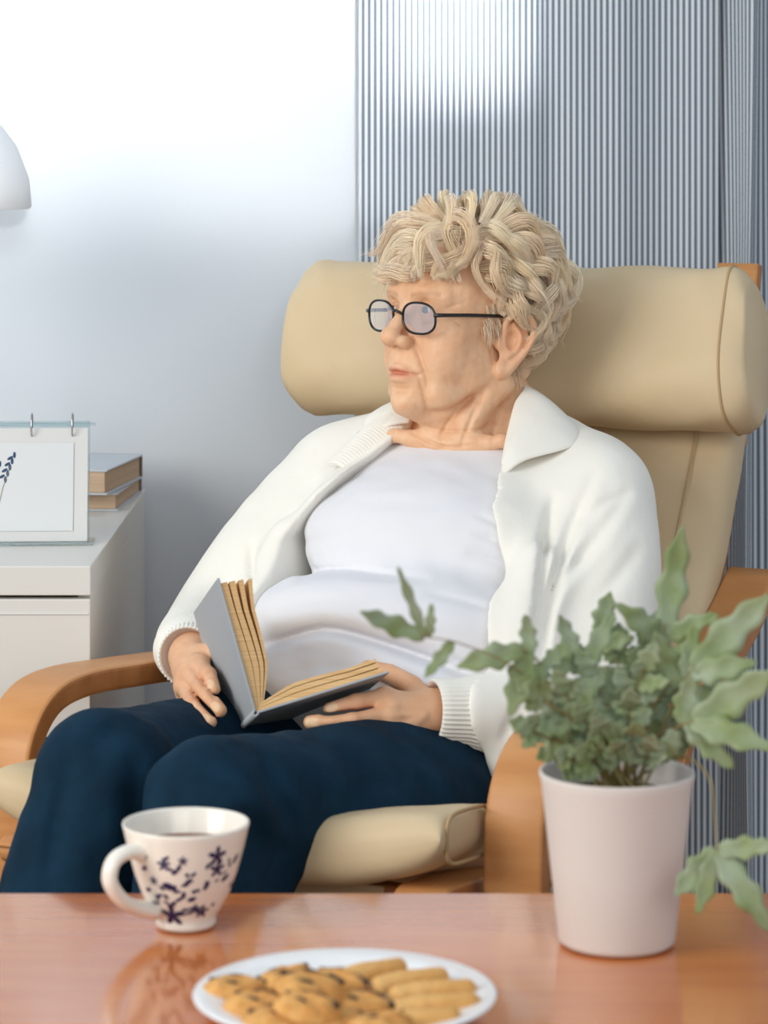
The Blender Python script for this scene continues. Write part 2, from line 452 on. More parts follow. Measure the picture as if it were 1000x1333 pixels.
# ------------------------------------------------------------------ curtains
def curtain(name, x0, x1, depth, label, ncols=260, yc=4.005):
    """depth(s) gives (dx, dy) of the cloth at s in 0..1"""
    zs = np.linspace(0.02, 2.45, 40); ss = np.linspace(0, 1, ncols)
    V = []; U = []
    for z in zs:
        row = []
        for s in ss:
            dx, dy = depth(s, z); row.append((x0 + (x1 - x0) * s + dx, yc + dy, z))
        row = np.array(row); L = np.concatenate([[0], np.cumsum(np.linalg.norm(np.diff(row[:, :2], axis=0), axis=1))])
        V.append(row); U.append(L)
    ref = U[len(zs) // 2]
    V = np.vstack(V); n = ncols
    Fc = np.array([(i * n + j, i * n + j + 1, (i + 1) * n + j + 1, (i + 1) * n + j) for i in range(len(zs) - 1) for j in range(n - 1)])
    o = mesh_obj(name, V, Fc, M['stripe'])
    uv = o.data.uv_layers.new(name='cloth')
    li = np.zeros(len(o.data.loops), np.int32); o.data.loops.foreach_get('vertex_index', li)
    uvs = np.column_stack([ref[li % n], V[li, 2]]); uv.data.foreach_set('uv', uvs.ravel().astype(np.float32))
    md = o.modifiers.new('thickness', 'SOLIDIFY'); md.thickness = 0.0015
    tag(o, label, 'curtain', 'striped curtains')
    return o
def flat_folds(s, z):
    f = 0.004 * math.sin(s * 24 + 0.3 * math.sin(z * 2)) + 0.0015 * math.sin(s * 57 + 1) + 0.003 * math.sin(s * 8 + z)
    # two soft tucks
    for c, w, a in ((0.17, 0.04, 0.008), (0.53, 0.035, 0.010), (0.84, 0.04, 0.006)):
        f += a * math.exp(-((s - c) / w) ** 2)
    return 0, f
curtain('curtain', at(467, 0, 4.005).x, at(936, 0, 4.005).x, flat_folds, 'grey ticking-stripe curtain hanging in shallow folds behind the headrest')
def deep_folds(s, z):
    a = 0.026 + 0.008 * math.sin(z * 1.3)
    return 0.012 * math.sin(s * 26 + 0.5 * math.sin(z * 3)), a * math.sin(s * 21 + 2.2 + 0.35 * math.sin(z * 2.2)) + 0.008 * math.sin(s * 51)
curtain('curtain', at(926, 0, 4.0).x, at(1330, 0, 4.0).x, deep_folds, 'grey ticking-stripe curtain gathered in deep dark pleats beside the chair frame', 420, 4.0)

# ------------------------------------------------------------------ chest of drawers and the things on it
CT = 0.6408                                     # top of the chest
CX1, CY0, CY1 = -0.348, 3.28, 4.03
cab = tag(empty('chest_of_drawers', (CX1 - 0.4, (CY0 + CY1) / 2, 0)), 'white lacquered chest of drawers with handleless fronts against the wall', 'chest')
def cbox(name, lo, hi, m, bev=0.0015):
    off = Vector(cab.location)
    return box_obj(name, Vector(lo) - off, Vector(hi) - off, m, cab, bev)
cbox('top_panel', (CX1 - 0.8, CY0, CT - 0.035), (CX1, CY1, CT), M['cabinet'])
cbox('side_panel', (CX1 - 0.018, CY0 + 0.02, 0), (CX1 - 0.0006, CY1, CT - 0.0356), M['cabinet'])
cbox('side_panel', (CX1 - 0.8, CY0 + 0.02, 0), (CX1 - 0.782, CY1, CT - 0.0356), M['cabinet'])
cbox('back_panel', (CX1 - 0.781, CY1 - 0.01, 0.02), (CX1 - 0.019, CY1, CT - 0.036), M['cabinet'])
cbox('plinth', (CX1 - 0.781, CY0 + 0.03, 0), (CX1 - 0.019, CY0 + 0.05, 0.05), M['cabinet'])
cbox('inner_board', (CX1 - 0.781, CY0 + 0.12, 0.051), (CX1 - 0.019, CY0 + 0.13, CT - 0.036), M['cabinet'])
zt = CT - 0.0395
for i in range(3):
    d = cbox('drawer_front', (CX1 - 0.799, CY0 + 0.001, zt - 0.164), (CX1 - 0.0005, CY0 + 0.019, zt), M['cabinet'])
    off = Vector(cab.location)
    box_obj('finger_lip', Vector((CX1 - 0.78, CY0 - 0.0005, zt - 0.018)) - off, Vector((CX1 - 0.003, CY0 + 0.004, zt - 0.0172)) - off, M['card2'], d, 0)
    zt -= 0.1685

# stacked books
def shelf_book(name, loc, rz, w, d, h, label):
    e = tag(empty(name, loc, rz), label, 'book', 'books on the chest')
    box_obj('pages', (0.002, 0.003, 0.0028), (w - 0.004, d - 0.004, h - 0.0028), M['oldpaper'], e, 0.0005)
    for z0 in (0, h - 0.0026):
        box_obj('cover', (0, 0, z0), (w, d, z0 + 0.0026), M['oldcover'], e, 0.0006)
    box_obj('spine', (0.001, d, 0), (w - 0.001, d + 0.003, h), M['oldspine'], e, 0.001)
    return e
p = at(155, 664, 3.79)
shelf_book('book', (p.x - 0.15, 3.79, CT + 0.0004), math.radians(-4), 0.15, 0.21, 0.025, 'thin old book with pale cover, lower one on the white chest')
p = at(143, 638, 3.77)
shelf_book('book', (p.x - 0.14, 3.77, CT + 0.0262), math.radians(-9), 0.14, 0.20, 0.034, 'thicker old book with browned pages stacked on the other book')

# desk calendar in a clear stand
cal = tag(empty('desk_calendar', (-0.475, 3.45, CT), math.radians(3)), 'clear desk calendar stand with floral card hung from steel rings', 'calendar')
lean = Matrix.Rotation(math.radians(-10), 4, 'X')
def lbox(name, lo, hi, m, bev=0.0006, par=cal):
    bm = bmesh.new(); rbox(bm, lo, hi, bev, 1, lean); return bm_obj(name, bm, m, par, smooth=False)
box_obj('stand_foot', (-0.108, -0.006, 0.0005), (0.112, 0.045, 0.0035), M['acrylic'], cal, 0.0008)
lbox('stand_panel', (-0.108, 0.010, 0.004), (0.106, 0.0125, 0.156), M['acrylic'])
lbox('stand_top_bar', (-0.108, 0.004, 0.150), (0.113, 0.014, 0.1535), M['acrylic'])
card = lbox('backing_card', (-0.108, 0.006, 0.005), (0.104, 0.0085, 0.147), M['card2'])
lbox('picture_card', (-0.100, 0.0045, 0.018), (0.086, 0.0055, 0.128), M['card'], 0.0003)
def sprig(x, z, h, s):
    """a lavender sprig printed on the card"""
    V, Fc = [], []
    def leaf(cx, cz, a, l, w):
        n0 = len(V)
        for t in range(8):
            q = 2 * math.pi * t / 8; dx, dz = l * math.cos(q), w * math.sin(q)
            v = lean @ Vector((cx + dx * math.cos(a) - dz * math.sin(a), 0.0042, cz + dx * math.sin(a) + dz * math.cos(a))); V.append(tuple(v))
        Fc.append(tuple(range(n0, n0 + 8)))
    for i in range(9):
        t = i / 8; cx = x + s * 0.012 * t + 0.003 * (-1) ** i * (1 - 0.4 * t); cz = z + h * (0.55 + 0.45 * t)
        leaf(cx, cz, math.radians(60 + 30 * (-1) ** i * s), 0.0042, 0.0019)
    pr = mesh_obj('printed_flower', V, Fc, M['blue_ink'], cal, smooth=False)
    V2, F2 = tube_geo([lean @ Vector((x - s * 0.006, 0.0043, z)), lean @ Vector((x, 0.0043, z + 0.4 * h)), lean @ Vector((x + s * 0.009, 0.0043, z + 0.8 * h))], 0.0005, 4)
    mesh_obj('printed_stem', V2, F2, M['green_ink'], cal)
sprig(-0.002, 0.045, 0.068, 1); sprig(-0.014, 0.05, 0.055, -1); sprig(0.030 - 0.05, 0.04, 0.062, 1)
for rx in (0.033, 0.084):
    a = np.linspace(-0.5, math.pi * 1.5, 20)
    path = [lean @ Vector((rx, 0.006 + 0.008 * math.cos(q), 0.151 + 0.014 * math.sin(q))) for q in a]
    tube_obj('ring', path, 0.0012, M['metal'], cal, 6)

# desk lamp whose dome shade reaches into the picture
lamp = tag(empty('desk_lamp', (-0.60, 3.72, CT)), 'white dome-shaded lamp standing on the white chest', 'lamp')
lathe_obj('base', [(0.0, 0.001), (0.075, 0.001), (0.078, 0.006), (0.07, 0.014), (0.012, 0.02), (0.0, 0.02)], M['lamp'], lamp)
tube_obj('stem', [(0, 0, 0.018), (0, 0, 0.2), (0, 0, 0.42), (0, 0, 0.52)], 0.008, M['lamp'], lamp, 12)
lathe_obj('lamp_shade', [(0.122, 0.415), (0.125, 0.418), (0.122, 0.455), (0.105, 0.50), (0.075, 0.54), (0.03, 0.562), (0.0, 0.566), (0.0, 0.562), (0.03, 0.558), (0.073, 0.536), (0.102, 0.497), (0.119, 0.455), (0.122, 0.415)], M['lamp'], lamp)
lathe_obj('bulb', [(0.0, 0.43), (0.02, 0.438), (0.028, 0.46), (0.018, 0.49), (0.012, 0.52), (0.0, 0.521)], M['card'], lamp, 20)

# ------------------------------------------------------------------ armchair (local axes: x to the sitter's left, y backwards, z up)
TH = math.radians(26)
AX, AY = -0.142, 2.90
chair = tag(empty('armchair', (AX, AY, 0), -TH), 'bentwood armchair with beige leather cushions and head pillow', 'armchair')

def strip(name, path, u0, u1, th, parent, edge=None):
    """bent laminated strip: path in (y, z), constant thickness, from x=u0 to u1"""
    P = catmull(path, 60); P3 = np.column_stack([np.zeros(len(P)), P])
    t = np.gradient(P, axis=0); t /= np.linalg.norm(t, axis=1)[:, None]; nrm = np.column_stack([-t[:, 1], t[:, 0]])
    r = min(0.005, th * 0.3)
    sec = []                                      # rounded rectangle section (x, n)
    for (cx, cn, a0) in ((u1 - r, th / 2 - r, 0), (u0 + r, th / 2 - r, 90), (u0 + r, -th / 2 + r, 180), (u1 - r, -th / 2 + r, 270)):
        for k in range(4):
            q = math.radians(a0 + 30 * k); sec.append((cx + r * math.cos(q), cn + r * math.sin(q)))
    m = len(sec); V = []
    for i in range(len(P)):
        for (x, n) in sec: V.append((x, P[i, 0] + nrm[i, 0] * n, P[i, 1] + nrm[i, 1] * n))
    Fc = [(i * m + j, i * m + (j + 1) % m, (i + 1) * m + (j + 1) % m, (i + 1) * m + j) for i in range(len(P) - 1) for j in range(m)]
    Fc.append(tuple(range(m - 1, -1, -1))); Fc.append(tuple((len(P) - 1) * m + j for j in range(m)))
    o = mesh_obj(name, V, Fc, M['birch'], parent)
    o.data.materials.append(M['birch_edge'])
    for p in o.data.polygons:
        if abs(p.normal.x) > 0.8: p.material_index = 1; p.use_smooth = False
    return o
ARM = [(0.012, 0.0), (0.010, 0.15), (0.006, 0.32), (0.004, 0.42), (0.016, 0.482), (0.058, 0.520), (0.13, 0.529), (0.25, 0.520), (0.40, 0.508), (0.54, 0.516), (0.66, 0.555), (0.75, 0.603)]
for s in (-1, 1):
    u0, u1 = (0.272, 0.337) if s > 0 else (-0.337, -0.272)
    strip('armrest', ARM, u0, u1, 0.028, chair)
    strip('runner', [(0.02, 0.022), (0.2, 0.013), (0.5, 0.013), (0.75, 0.02), (0.80, 0.05), (0.82, 0.09)], u0 + 0.008, u1 - 0.008, 0.022, chair)
    i0, i1 = (0.205, 0.262) if s > 0 else (-0.262, -0.205)
    strip('side_rail', [(-0.075, 0.385), (-0.05, 0.392), (0.1, 0.375), (0.3, 0.335), (0.45, 0.315), (0.60, 0.365), (0.70, 0.51), (0.80, 0.69), (0.868, 0.83), (0.905, 0.985)], i0, i1, 0.022, chair)
for (y, z) in ((0.0, 0.37), (0.42, 0.31), (0.66, 0.45), (0.842, 0.775), (0.895, 0.93)):
    box_obj('crossbar', (-0.262, y - 0.011, z - 0.02), (0.262, y + 0.011, z + 0.014), M['birch_edge'] if y == 0 else M['birch'], chair, 0.003)
box_obj('sling_strap', (-0.16, -0.016, 0.352), (0.165, -0.0105, 0.384), M['sling'], chair, 0.002)
bm = bmesh.new(); bmesh.ops.create_uvsphere(bm, u_segments=12, v_segments=8, radius=0.006)
for v in bm.verts: v.co = v.co + Vector((0.339, 0.02, 0.40))
bm_obj('bolt', bm, M['metal'], chair)

def cushion(name, spine, half_w, thick, top_off=None, n_u=60, pw=5.0, wrink=0.0, seed=1.0, crown=0.010, sag=None):
    """leather cushion: spine in (y, z) is the middle line, half_w its half width, rounded edges all round"""
    P = catmull(spine, 140); Lq = np.concatenate([[0], np.cumsum(np.linalg.norm(np.diff(P, axis=0), axis=1))]); Lq /= Lq[-1]
    ts = np.concatenate([[0, 0.0005, 0.002, 0.005, 0.009, 0.014, 0.02, 0.028, 0.037, 0.047], np.linspace(0.06, 0.94, 60), 1 - np.array([0.047, 0.037, 0.028, 0.02, 0.014, 0.009, 0.005, 0.002, 0.0005, 0])])
    P = np.column_stack([np.interp(ts, Lq, P[:, k]) for k in range(2)])
    t = np.gradient(P, axis=0); t /= np.linalg.norm(t, axis=1)[:, None]; nrm = np.column_stack([-t[:, 1], t[:, 0]])
    L = np.concatenate([[0], np.cumsum(np.linalg.norm(np.diff(P, axis=0), axis=1))]); L /= L[-1]
    sec = []                                      # around section: angle -> (u, n) on a superellipse
    m = 72
    V = []
    for i in range(len(P)):
        s = L[i]; e = 1 - abs(2 * s - 1)          # 0 at ends
        for j in range(m):
            a = 2 * math.pi * j / m
            c, sn = math.cos(a), math.sin(a)
            x = half_w * math.copysign(abs(c) ** (2 / 9.0), c)
            n = thick / 2 * math.copysign(abs(sn) ** (2 / 3.2), sn)
            n *= min(1, (1 - (1 - min(1, e * 9)) ** 2.6) ** (1 / 2.6) + 1e-3)
            n += crown * (1 - (x / half_w) ** 2) * (1 if n > 0 else -0.5) * min(1, e * 6)
            if wrink:
                n += wrink * math.sin(x * 60 * seed + 3 * math.sin(s * 7 + seed)) * math.sin(s * 30 + 4 * x + seed) * (0.3 + (x / half_w) ** 2) * min(1, e * 5)
            y = P[i, 0] + nrm[i, 0] * n; z = P[i, 1] + nrm[i, 1] * n
            if sag: z -= sag(x, y, s)
            V.append((x, y, z))
    Fc = [(i * m + j, i * m + (j + 1) % m, (i + 1) * m + (j + 1) % m, (i + 1) * m + j) for i in range(len(P) - 1) for j in range(m)]
    Fc.append(tuple(range(m - 1, -1, -1))); Fc.append(tuple((len(P) - 1) * m + j for j in range(m)))
    return mesh_obj(name, V, Fc, M['leather'], chair), V, m
def seat_sag(x, y, s):
    return 0.05 * max(0, 1 - (x / 0.265) ** 2) * min(1, max(0.0, 1.15 - s * 0.4)) 
seat, SV, sm_ = cushion('seat_cushion', [(0.50, 0.380), (0.40, 0.372), (0.25, 0.395), (0.10, 0.428), (0.0, 0.451), (-0.096, 0.460)], 0.266, 0.064, wrink=0.0015, sag=seat_sag)
back, BV, bm_ = cushion('back_cushion', [(0.868, 0.945), (0.852, 0.90), (0.815, 0.79), (0.755, 0.68), (0.675, 0.56), (0.585, 0.455), (0.52, 0.40)], 0.272, 0.085, wrink=0.002, seed=1.3, crown=0.006)
# stitched seams of the back cushion
for x in (0.225, -0.225):
    sp = catmull([(0.852, 0.90), (0.815, 0.79), (0.755, 0.68), (0.675, 0.56), (0.600, 0.47)], 40)
    t = np.gradient(sp, axis=0); t /= np.linalg.norm(t, axis=1)[:, None]; nr = np.column_stack([-t[:, 1], t[:, 0]])
    off = 0.0425 * (1 - 0.0) + 0.003
    sgn = 1 if nr[10, 0] < 0 else -1
    pth = [(x, q[0] + sgn * n[0] * off, q[1] + sgn * n[1] * off) for q, n in zip(sp, nr)]
    tube_obj('seam', pth, 0.0014, M['seam'], back, 6)
# seat cushion end panel piping (right-hand end)
sq = []
for k in range(32):
    a = 2 * math.pi * k / 32; c, sn = math.cos(a), math.sin(a)
    yy = -0.030 + 0.052 * math.copysign(abs(c) ** 0.45, c); zz = 0.4515 - 0.09 * (yy + 0.03) + 0.0255 * math.copysign(abs(sn) ** 0.45, sn)
    sq.append((0.2665, yy, zz))
tube_obj('piping', sq + sq[:1], 0.0022, M['seam'], seat, 6)

# head pillow: a thick roll with flat stitched ends
def head_pillow():
    c = np.array([0.742, 0.885]); ax = np.array([0.40, 0.917])       # centre (y, z), long axis of the section leans back
    nx_ = np.array([-ax[1], ax[0]])                                   # forward normal
    us = np.concatenate([[-1.0, -0.995], np.linspace(-0.985, 0.985, 48), [0.995, 1.0]])
    m = 64; HW = 0.325; V = []
    for u in us:
        x = u * HW; e = max(0.0, 1 - abs(u)) * HW
        rr = 0.74 + 0.26 * math.sqrt(max(0, 1 - (1 - min(1, e / 0.035)) ** 2))
        for j in range(m):
            a = 2 * math.pi * j / m; cc, ss = math.cos(a), math.sin(a)
            hx = 0.104 * math.copysign(abs(cc) ** 0.72, cc) * rr; hn = 0.066 * math.copysign(abs(ss) ** 0.85, ss) * (0.35 + 0.65 * rr)
            dent = 0.030 * math.exp(-((x - 0.03) / 0.085) ** 2) * max(0, ss)
            wr = 0.0022 * math.sin(x * 95 + 6 * cc) * (abs(u) ** 6) + 0.0012 * math.sin(x * 40 + 5 * a)
            q = c + ax * (hx + wr) + nx_ * (hn - dent + wr)
            xs = x - max(0.0, u) ** 3 * 0.024 * (0.5 + 0.5 * cc)
            V.append((xs, q[0], q[1]))
    n = len(us)
    Fc = [(i * m + j, i * m + (j + 1) % m, (i + 1) * m + (j + 1) % m, (i + 1) * m + j) for i in range(n - 1) for j in range(m)]
    Fc.append(tuple(range(m - 1, -1, -1))); Fc.append(tuple((n - 1) * m + j for j in range(m)))
    o = mesh_obj('head_pillow', V, Fc, M['leather'], chair)
    for s in (1,):
        i = int(np.argmin(abs(us - s * 0.885)))
        loop = [np.array(V[i * m + j]) for j in range(m)]; ctr = sum(loop) / m
        loop = [tuple(ctr + (q - ctr) * 1.004) for q in loop]
        tube_obj('seam', loop + loop[:1], 0.0016, M['seam'], o, 6)
    return o
head_pillow()

# ------------------------------------------------------------------ the woman (same local axes as the armchair)
person = tag(empty('person', (AX, AY, 0), -TH), 'woman with short blond curls, white cardigan and navy jeans sitting in the armchair', 'person')

# head frame: turned to her right and tipped back a little
yaw, pit = math.radians(24), math.radians(6)
Fh = np.array([-math.sin(yaw) * math.cos(pit), -math.cos(yaw) * math.cos(pit), math.sin(pit)])
Xh = np.array([math.cos(yaw), -math.sin(yaw), 0.0]); Yh = -Fh; Zh = np.cross(Xh, Yh)
HC = np.array([-0.005, 0.552, 0.915])
HR = np.column_stack([Xh, Yh, Zh])                      # head -> chair-local
def h2l(p): return np.asarray(p) @ HR.T + HC
def l2h(p): return (np.asarray(p, float) - HC) @ HR

def both(fn):
    for s in (-1, 1): fn(s)

VIEW = np.array([-0.438, 0.892, -0.11])                 # camera's line of sight in chair axes, for reading creases off the photograph
def LP(px, py, Y):
    """photo position at world depth Y, in chair axes"""
    q = at(px, py, Y); dx, dy = q.x - AX, q.y - AY
    return np.array([math.cos(TH) * dx - math.sin(TH) * dy, math.sin(TH) * dx + math.cos(TH) * dy, q.z])

def build_head():
    f = Field((-0.125, -0.140, -0.235), (0.125, 0.125, 0.128), 0.0016)
    ZA, ZB = [-0.115, -0.096, -0.0635, -0.030, 0.003, 0.024, 0.06, 0.12], [-0.115, -0.096, -0.0585, -0.019, 0.0185, 0.037, 0.066, 0.12]
    zf = lambda z: float(np.interp(z, ZA, ZB))
    def W(p): return (p[0], p[1], zf(p[2]))
    def E(c, r, k=0.01, mode='+', R=None): f.ell(W(c), r, k, mode, R)
    def CH(pts, r, k=0.01, mode='+', n=None): f.chain([W(p) for p in pts], r, k, mode, n)
    f.ell((0, 0.010, 0.035), (0.073, 0.092, 0.080), 0.01)
    f.ell((0, -0.044, 0.040), (0.059, 0.049, 0.056), 0.03)
    f.ell((0, -0.036, -0.024), (0.059, 0.055, 0.072), 0.03)
    E((0, -0.064, -0.058), (0.033, 0.034, 0.032), 0.02)
    f.ell((0, -0.044, -0.076), (0.046, 0.044, 0.028), 0.022)
    f.ell((0, -0.080, -0.095), (0.020, 0.018, 0.0155), 0.014)
    for s in (-1, 1):
        E((s * 0.042, -0.056, -0.020), (0.024, 0.022, 0.016), 0.02)
        E((s * 0.039, -0.057, -0.046), (0.021, 0.023, 0.024), 0.02)
        f.ell((s * 0.036, -0.052, -0.084), (0.015, 0.022, 0.013), 0.014)
        f.ell((s * 0.052, -0.004, -0.052), (0.016, 0.030, 0.026), 0.025)
        CH([(s * 0.010, -0.089, 0.021), (s * 0.030, -0.088, 0.025), (s * 0.048, -0.074, 0.022)], [0.0075, 0.0078, 0.006], 0.012)
        E((s * 0.031, -0.103, 0.000), (0.019, 0.020, 0.0150), 0.014, '-')
        E((s * 0.031, -0.0780, 0.003), (0.0148, 0.0135, 0.0130), 0.004)
        E((s * 0.0315, -0.092, 0.003), (0.0118, 0.0062, 0.0032), 0.0014, '-')
        E((s * 0.031, -0.081, -0.008), (0.013, 0.008, 0.005), 0.006)
    # nose
    CH([(0, -0.087, 0.012), (0, -0.098, -0.006), (0, -0.1135, -0.026)], [0.0072, 0.0078, 0.0092], 0.010)
    E((0, -0.1150, -0.0290), (0.0110, 0.0105, 0.0098), 0.007)
    for s in (-1, 1):
        E((s * 0.0122, -0.1015, -0.0325), (0.0080, 0.0115, 0.0080), 0.005)
        E((s * 0.0066, -0.1075, -0.0400), (0.0030, 0.0045, 0.0036), 0.002, '-')
    # mouth
    up = [(-0.0245, -0.0845, -0.0635), (-0.012, -0.0965, -0.0600), (-0.004, -0.1000, -0.0582), (0.004, -0.1000, -0.0582), (0.012, -0.0965, -0.0600), (0.0245, -0.0845, -0.0635)]
    lo_ = [(-0.0230, -0.0845, -0.0660), (-0.011, -0.0955, -0.0692), (0, -0.0982, -0.0702), (0.011, -0.0955, -0.0692), (0.0230, -0.0845, -0.0660)]
    CH(up, [0.0022, 0.0036, 0.0040, 0.0040, 0.0036, 0.0022], 0.005, '+', 16)
    CH(lo_, [0.0022, 0.0042, 0.0050, 0.0042, 0.0022], 0.005, '+', 16)
    # ears
    for s in (-1, 1):
        R = np.array(Matrix.Rotation(s * math.radians(-24), 3, 'Z') @ Matrix.Rotation(math.radians(-12), 3, 'X'))
        f.ell((s * 0.0800, 0.014, -0.010), (0.0050, 0.0175, 0.0300), 0.004, '+', R)
        hel = [(0.0745, 0.002, -0.004), (0.0800, 0.000, 0.012), (0.0860, 0.010, 0.0235), (0.0930, 0.024, 0.0200), (0.0960, 0.0315, 0.006), (0.0925, 0.0290, -0.012), (0.0850, 0.0215, -0.030), (0.0785, 0.011, -0.044), (0.0745, 0.002, -0.049)]
        f.chain([(s * a, b_, c_) for a, b_, c_ in hel], [0.0035, 0.0040, 0.0042, 0.0042, 0.0042, 0.0042, 0.0050, 0.0065, 0.0060], 0.003, '+', 26)
        f.ell((s * 0.0740, 0.003, -0.044), (0.0055, 0.0095, 0.0105), 0.006)
        f.ell((s * 0.0885, 0.0085, -0.010), (0.0135, 0.0085, 0.0145), 0.002, '-')
        f.chain([(s * 0.088, 0.016, 0.0145), (s * 0.0935, 0.0250, 0.003), (s * 0.0910, 0.0235, -0.014)], 0.0030, 0.002, '-', 10)
        ant = [(0.0820, 0.010, 0.010), (0.0870, 0.0185, -0.004), (0.0845, 0.0170, -0.020), (0.0790, 0.0070, -0.029)]
        f.chain([(s * a, b_, c_) for a, b_, c_ in ant], 0.0030, 0.003, '+', 12)
        f.ell((s * 0.0715, -0.004, -0.014), (0.0050, 0.0045, 0.0070), 0.006)
    # neck and upper chest, given in the chair frame
    T = lambda *q: l2h(q)
    f.chain([T(0.0, 0.572, 0.86), T(0.0, 0.566, 0.80), T(0, 0.563, 0.755)], [0.054, 0.060, 0.070], 0.02)
    f.ell((0, -0.020, -0.092), (0.036, 0.042, 0.022), 0.018)                    # soft skin under the chin
    f.chain([(0.0, -0.058, -0.100), T(0.0, 0.518, 0.800)], [0.011, 0.012], 0.026)
    f.ell(T(0, 0.575, 0.715), (0.15, 0.085, 0.075), 0.03, '+', HR.T)
    for s in (-1, 1):
        f.chain([T(s * 0.035, 0.585, 0.83), T(s * 0.12, 0.575, 0.765), T(s * 0.19, 0.555, 0.735)], [0.03, 0.035, 0.04], 0.03)
        f.chain([T(s * 0.012, 0.497, 0.778), T(s * 0.07, 0.505, 0.785), T(s * 0.14, 0.53, 0.778)], [0.008, 0.009, 0.008], 0.02)
    f.chain([(0.062, 0.020, -0.062), (0.048, -0.018, -0.112), T(0.018, 0.508, 0.785)], [0.011, 0.011, 0.009], 0.018, '+', 10)
    # lines of the face, pressed in along the local direction of the skin
    for s in (-1, 1):
        dI = (-s * 0.60, 0.80, 0.0)
        C = lambda pts, w, d, b=0.0, dd=dI, rc=0.05: f.crease([W(p) for p in pts], w, d, dd, b * s, rc)
        C([(s * 0.0175, -0.100, -0.026), (s * 0.0250, -0.094, -0.038), (s * 0.0310, -0.086, -0.054), (s * 0.0350, -0.080, -0.072), (s * 0.034, -0.078, -0.085)], 0.0034, 0.0042, -0.0016)
        C([(s * 0.0245, -0.089, -0.0625), (s * 0.0290, -0.085, -0.073), (s * 0.0310, -0.079, -0.088), (s * 0.0300, -0.075, -0.103)], 0.0028, 0.0036, -0.0010)
        C([(s * 0.0210, -0.094, -0.063), (s * 0.0262, -0.088, -0.0645), (s * 0.030, -0.083, -0.063)], 0.0018, 0.0022)
        C([(s * 0.018, -0.088, 0.009), (s * 0.031, -0.091, 0.0135), (s * 0.045, -0.080, 0.008)], 0.0016, 0.0022)
        C([(s * 0.019, -0.087, -0.005), (s * 0.031, -0.088, -0.0125), (s * 0.045, -0.078, -0.006)], 0.0022, 0.0020)
        C([(s * 0.024, -0.086, -0.010), (s * 0.036, -0.083, -0.0195), (s * 0.050, -0.070, -0.014)], 0.0022, 0.0014)
        dS = (-s * 0.9, 0.43, 0.0)
        for a_ in (-0.010, -0.001, 0.008):
            C([(s * 0.049, -0.074, 0.004 + a_ * 0.4), (s * 0.056, -0.064, 0.004 + a_), (s * 0.062, -0.052, 0.003 + a_ * 1.8)], 0.0013, 0.0011, 0, dS)
        C([(s * 0.038, -0.068, -0.055), (s * 0.044, -0.060, -0.066), (s * 0.044, -0.052, -0.082)], 0.0030, 0.0006, 0, dS)
        C([(s * 0.0200, -0.098, -0.0245), (s * 0.0215, -0.099, -0.031), (s * 0.0190, -0.100, -0.0385)], 0.0018, 0.0026)
        # jaw line under the cheek
        C([(s * 0.024, -0.072, -0.106), (s * 0.040, -0.052, -0.102), (s * 0.052, -0.026, -0.088), (s * 0.062, -0.002, -0.064)], 0.0060, 0.0050, 0.0015, (-s * 0.85, 0.45, 0.2), 0.06)
        # in front of the ear
        C([(s * 0.072, -0.007, 0.000), (s * 0.070, -0.010, -0.024), (s * 0.068, -0.007, -0.050)], 0.0022, 0.0010, 0, (-s, 0.25, 0))
    C = lambda pts, w, d, b=0.0, dd=(0, 1, 0), rc=0.05: f.crease(pts, w, d, dd, b, rc)
    C([W((-0.027, -0.084, -0.0650)), W((-0.012, -0.0985, -0.0643)), W((0, -0.1025, -0.0640)), W((0.012, -0.0985, -0.0643)), W((0.027, -0.084, -0.0650))], 0.0016, 0.0042)
    C([W((0, -0.105, -0.043)), W((0, -0.104, -0.050)), W((0, -0.103, -0.0575))], 0.0028, 0.0018)
    C([W((-0.018, -0.092, -0.0795)), W((0, -0.0965, -0.0820)), W((0.018, -0.092, -0.0795))], 0.0050, 0.0042)
    for zz in (0.050, 0.058):
        C([(-0.040, -0.085, zz), (0, -0.093, zz + 0.002), (0.040, -0.085, zz)], 0.0014, 0.0009)
    for xx in (-0.013, -0.006, 0.006, 0.013):
        C([W((xx, -0.101, -0.047)), W((xx * 1.05, -0.100, -0.057))], 0.0010, 0.0007)
    # lines of the neck
    N = lambda pts, w, d: f.crease([l2h(LP(*p)) for p in pts], w, d, VIEW @ HR, 0.0, 0.10)
    N([(632, 500, 3.34), (618, 535, 3.34), (606, 565, 3.33), (600, 585, 3.33)], 0.0028, 0.0030)
    N([(610, 522, 3.33), (585, 548, 3.32), (572, 575, 3.32)], 0.0028, 0.0028)
    N([(655, 520, 3.36), (645, 550, 3.35), (638, 585, 3.35)], 0.0028, 0.0026)
    N([(535, 562, 3.33), (558, 574, 3.32), (585, 582, 3.32), (625, 578, 3.33)], 0.0022, 0.0030)
    N([(545, 548, 3.33), (575, 560, 3.32), (620, 560, 3.33), (655, 548, 3.35)], 0.0022, 0.0020)
    N([(538, 572, 3.33), (560, 586, 3.32), (600, 592, 3.32)], 0.0024, 0.0022)
    f.warp(lambda x, y, z: (0.00035 * vnoise(x, y, z, 260, 0.7) + 0.0004 * vnoise(x, y, z * 0.6, 150, 1.9)) * (z < 0.05))
    V, Fq = f.mesh(1)
    # tint: lips, cheeks, ears, lids
    x, y, z = V.T
    col = np.ones((len(V), 3))
    def paint(mask, c):
        col[:] = col * (1 - mask[:, None]) + col * np.array(c) * mask[:, None]
    zm = zf(-0.0635)
    lip = np.exp(-((np.abs(z - zm + 0.0008) / 0.0066) ** 4)) * (np.abs(x) < 0.0245) * (y < -0.082) * np.clip(1.1 - (np.abs(x) / 0.0245) ** 3, 0, 1)
    paint(np.clip(lip, 0, 1) * 0.9, (0.84, 0.55, 0.58))
    ez = zf(0.003)
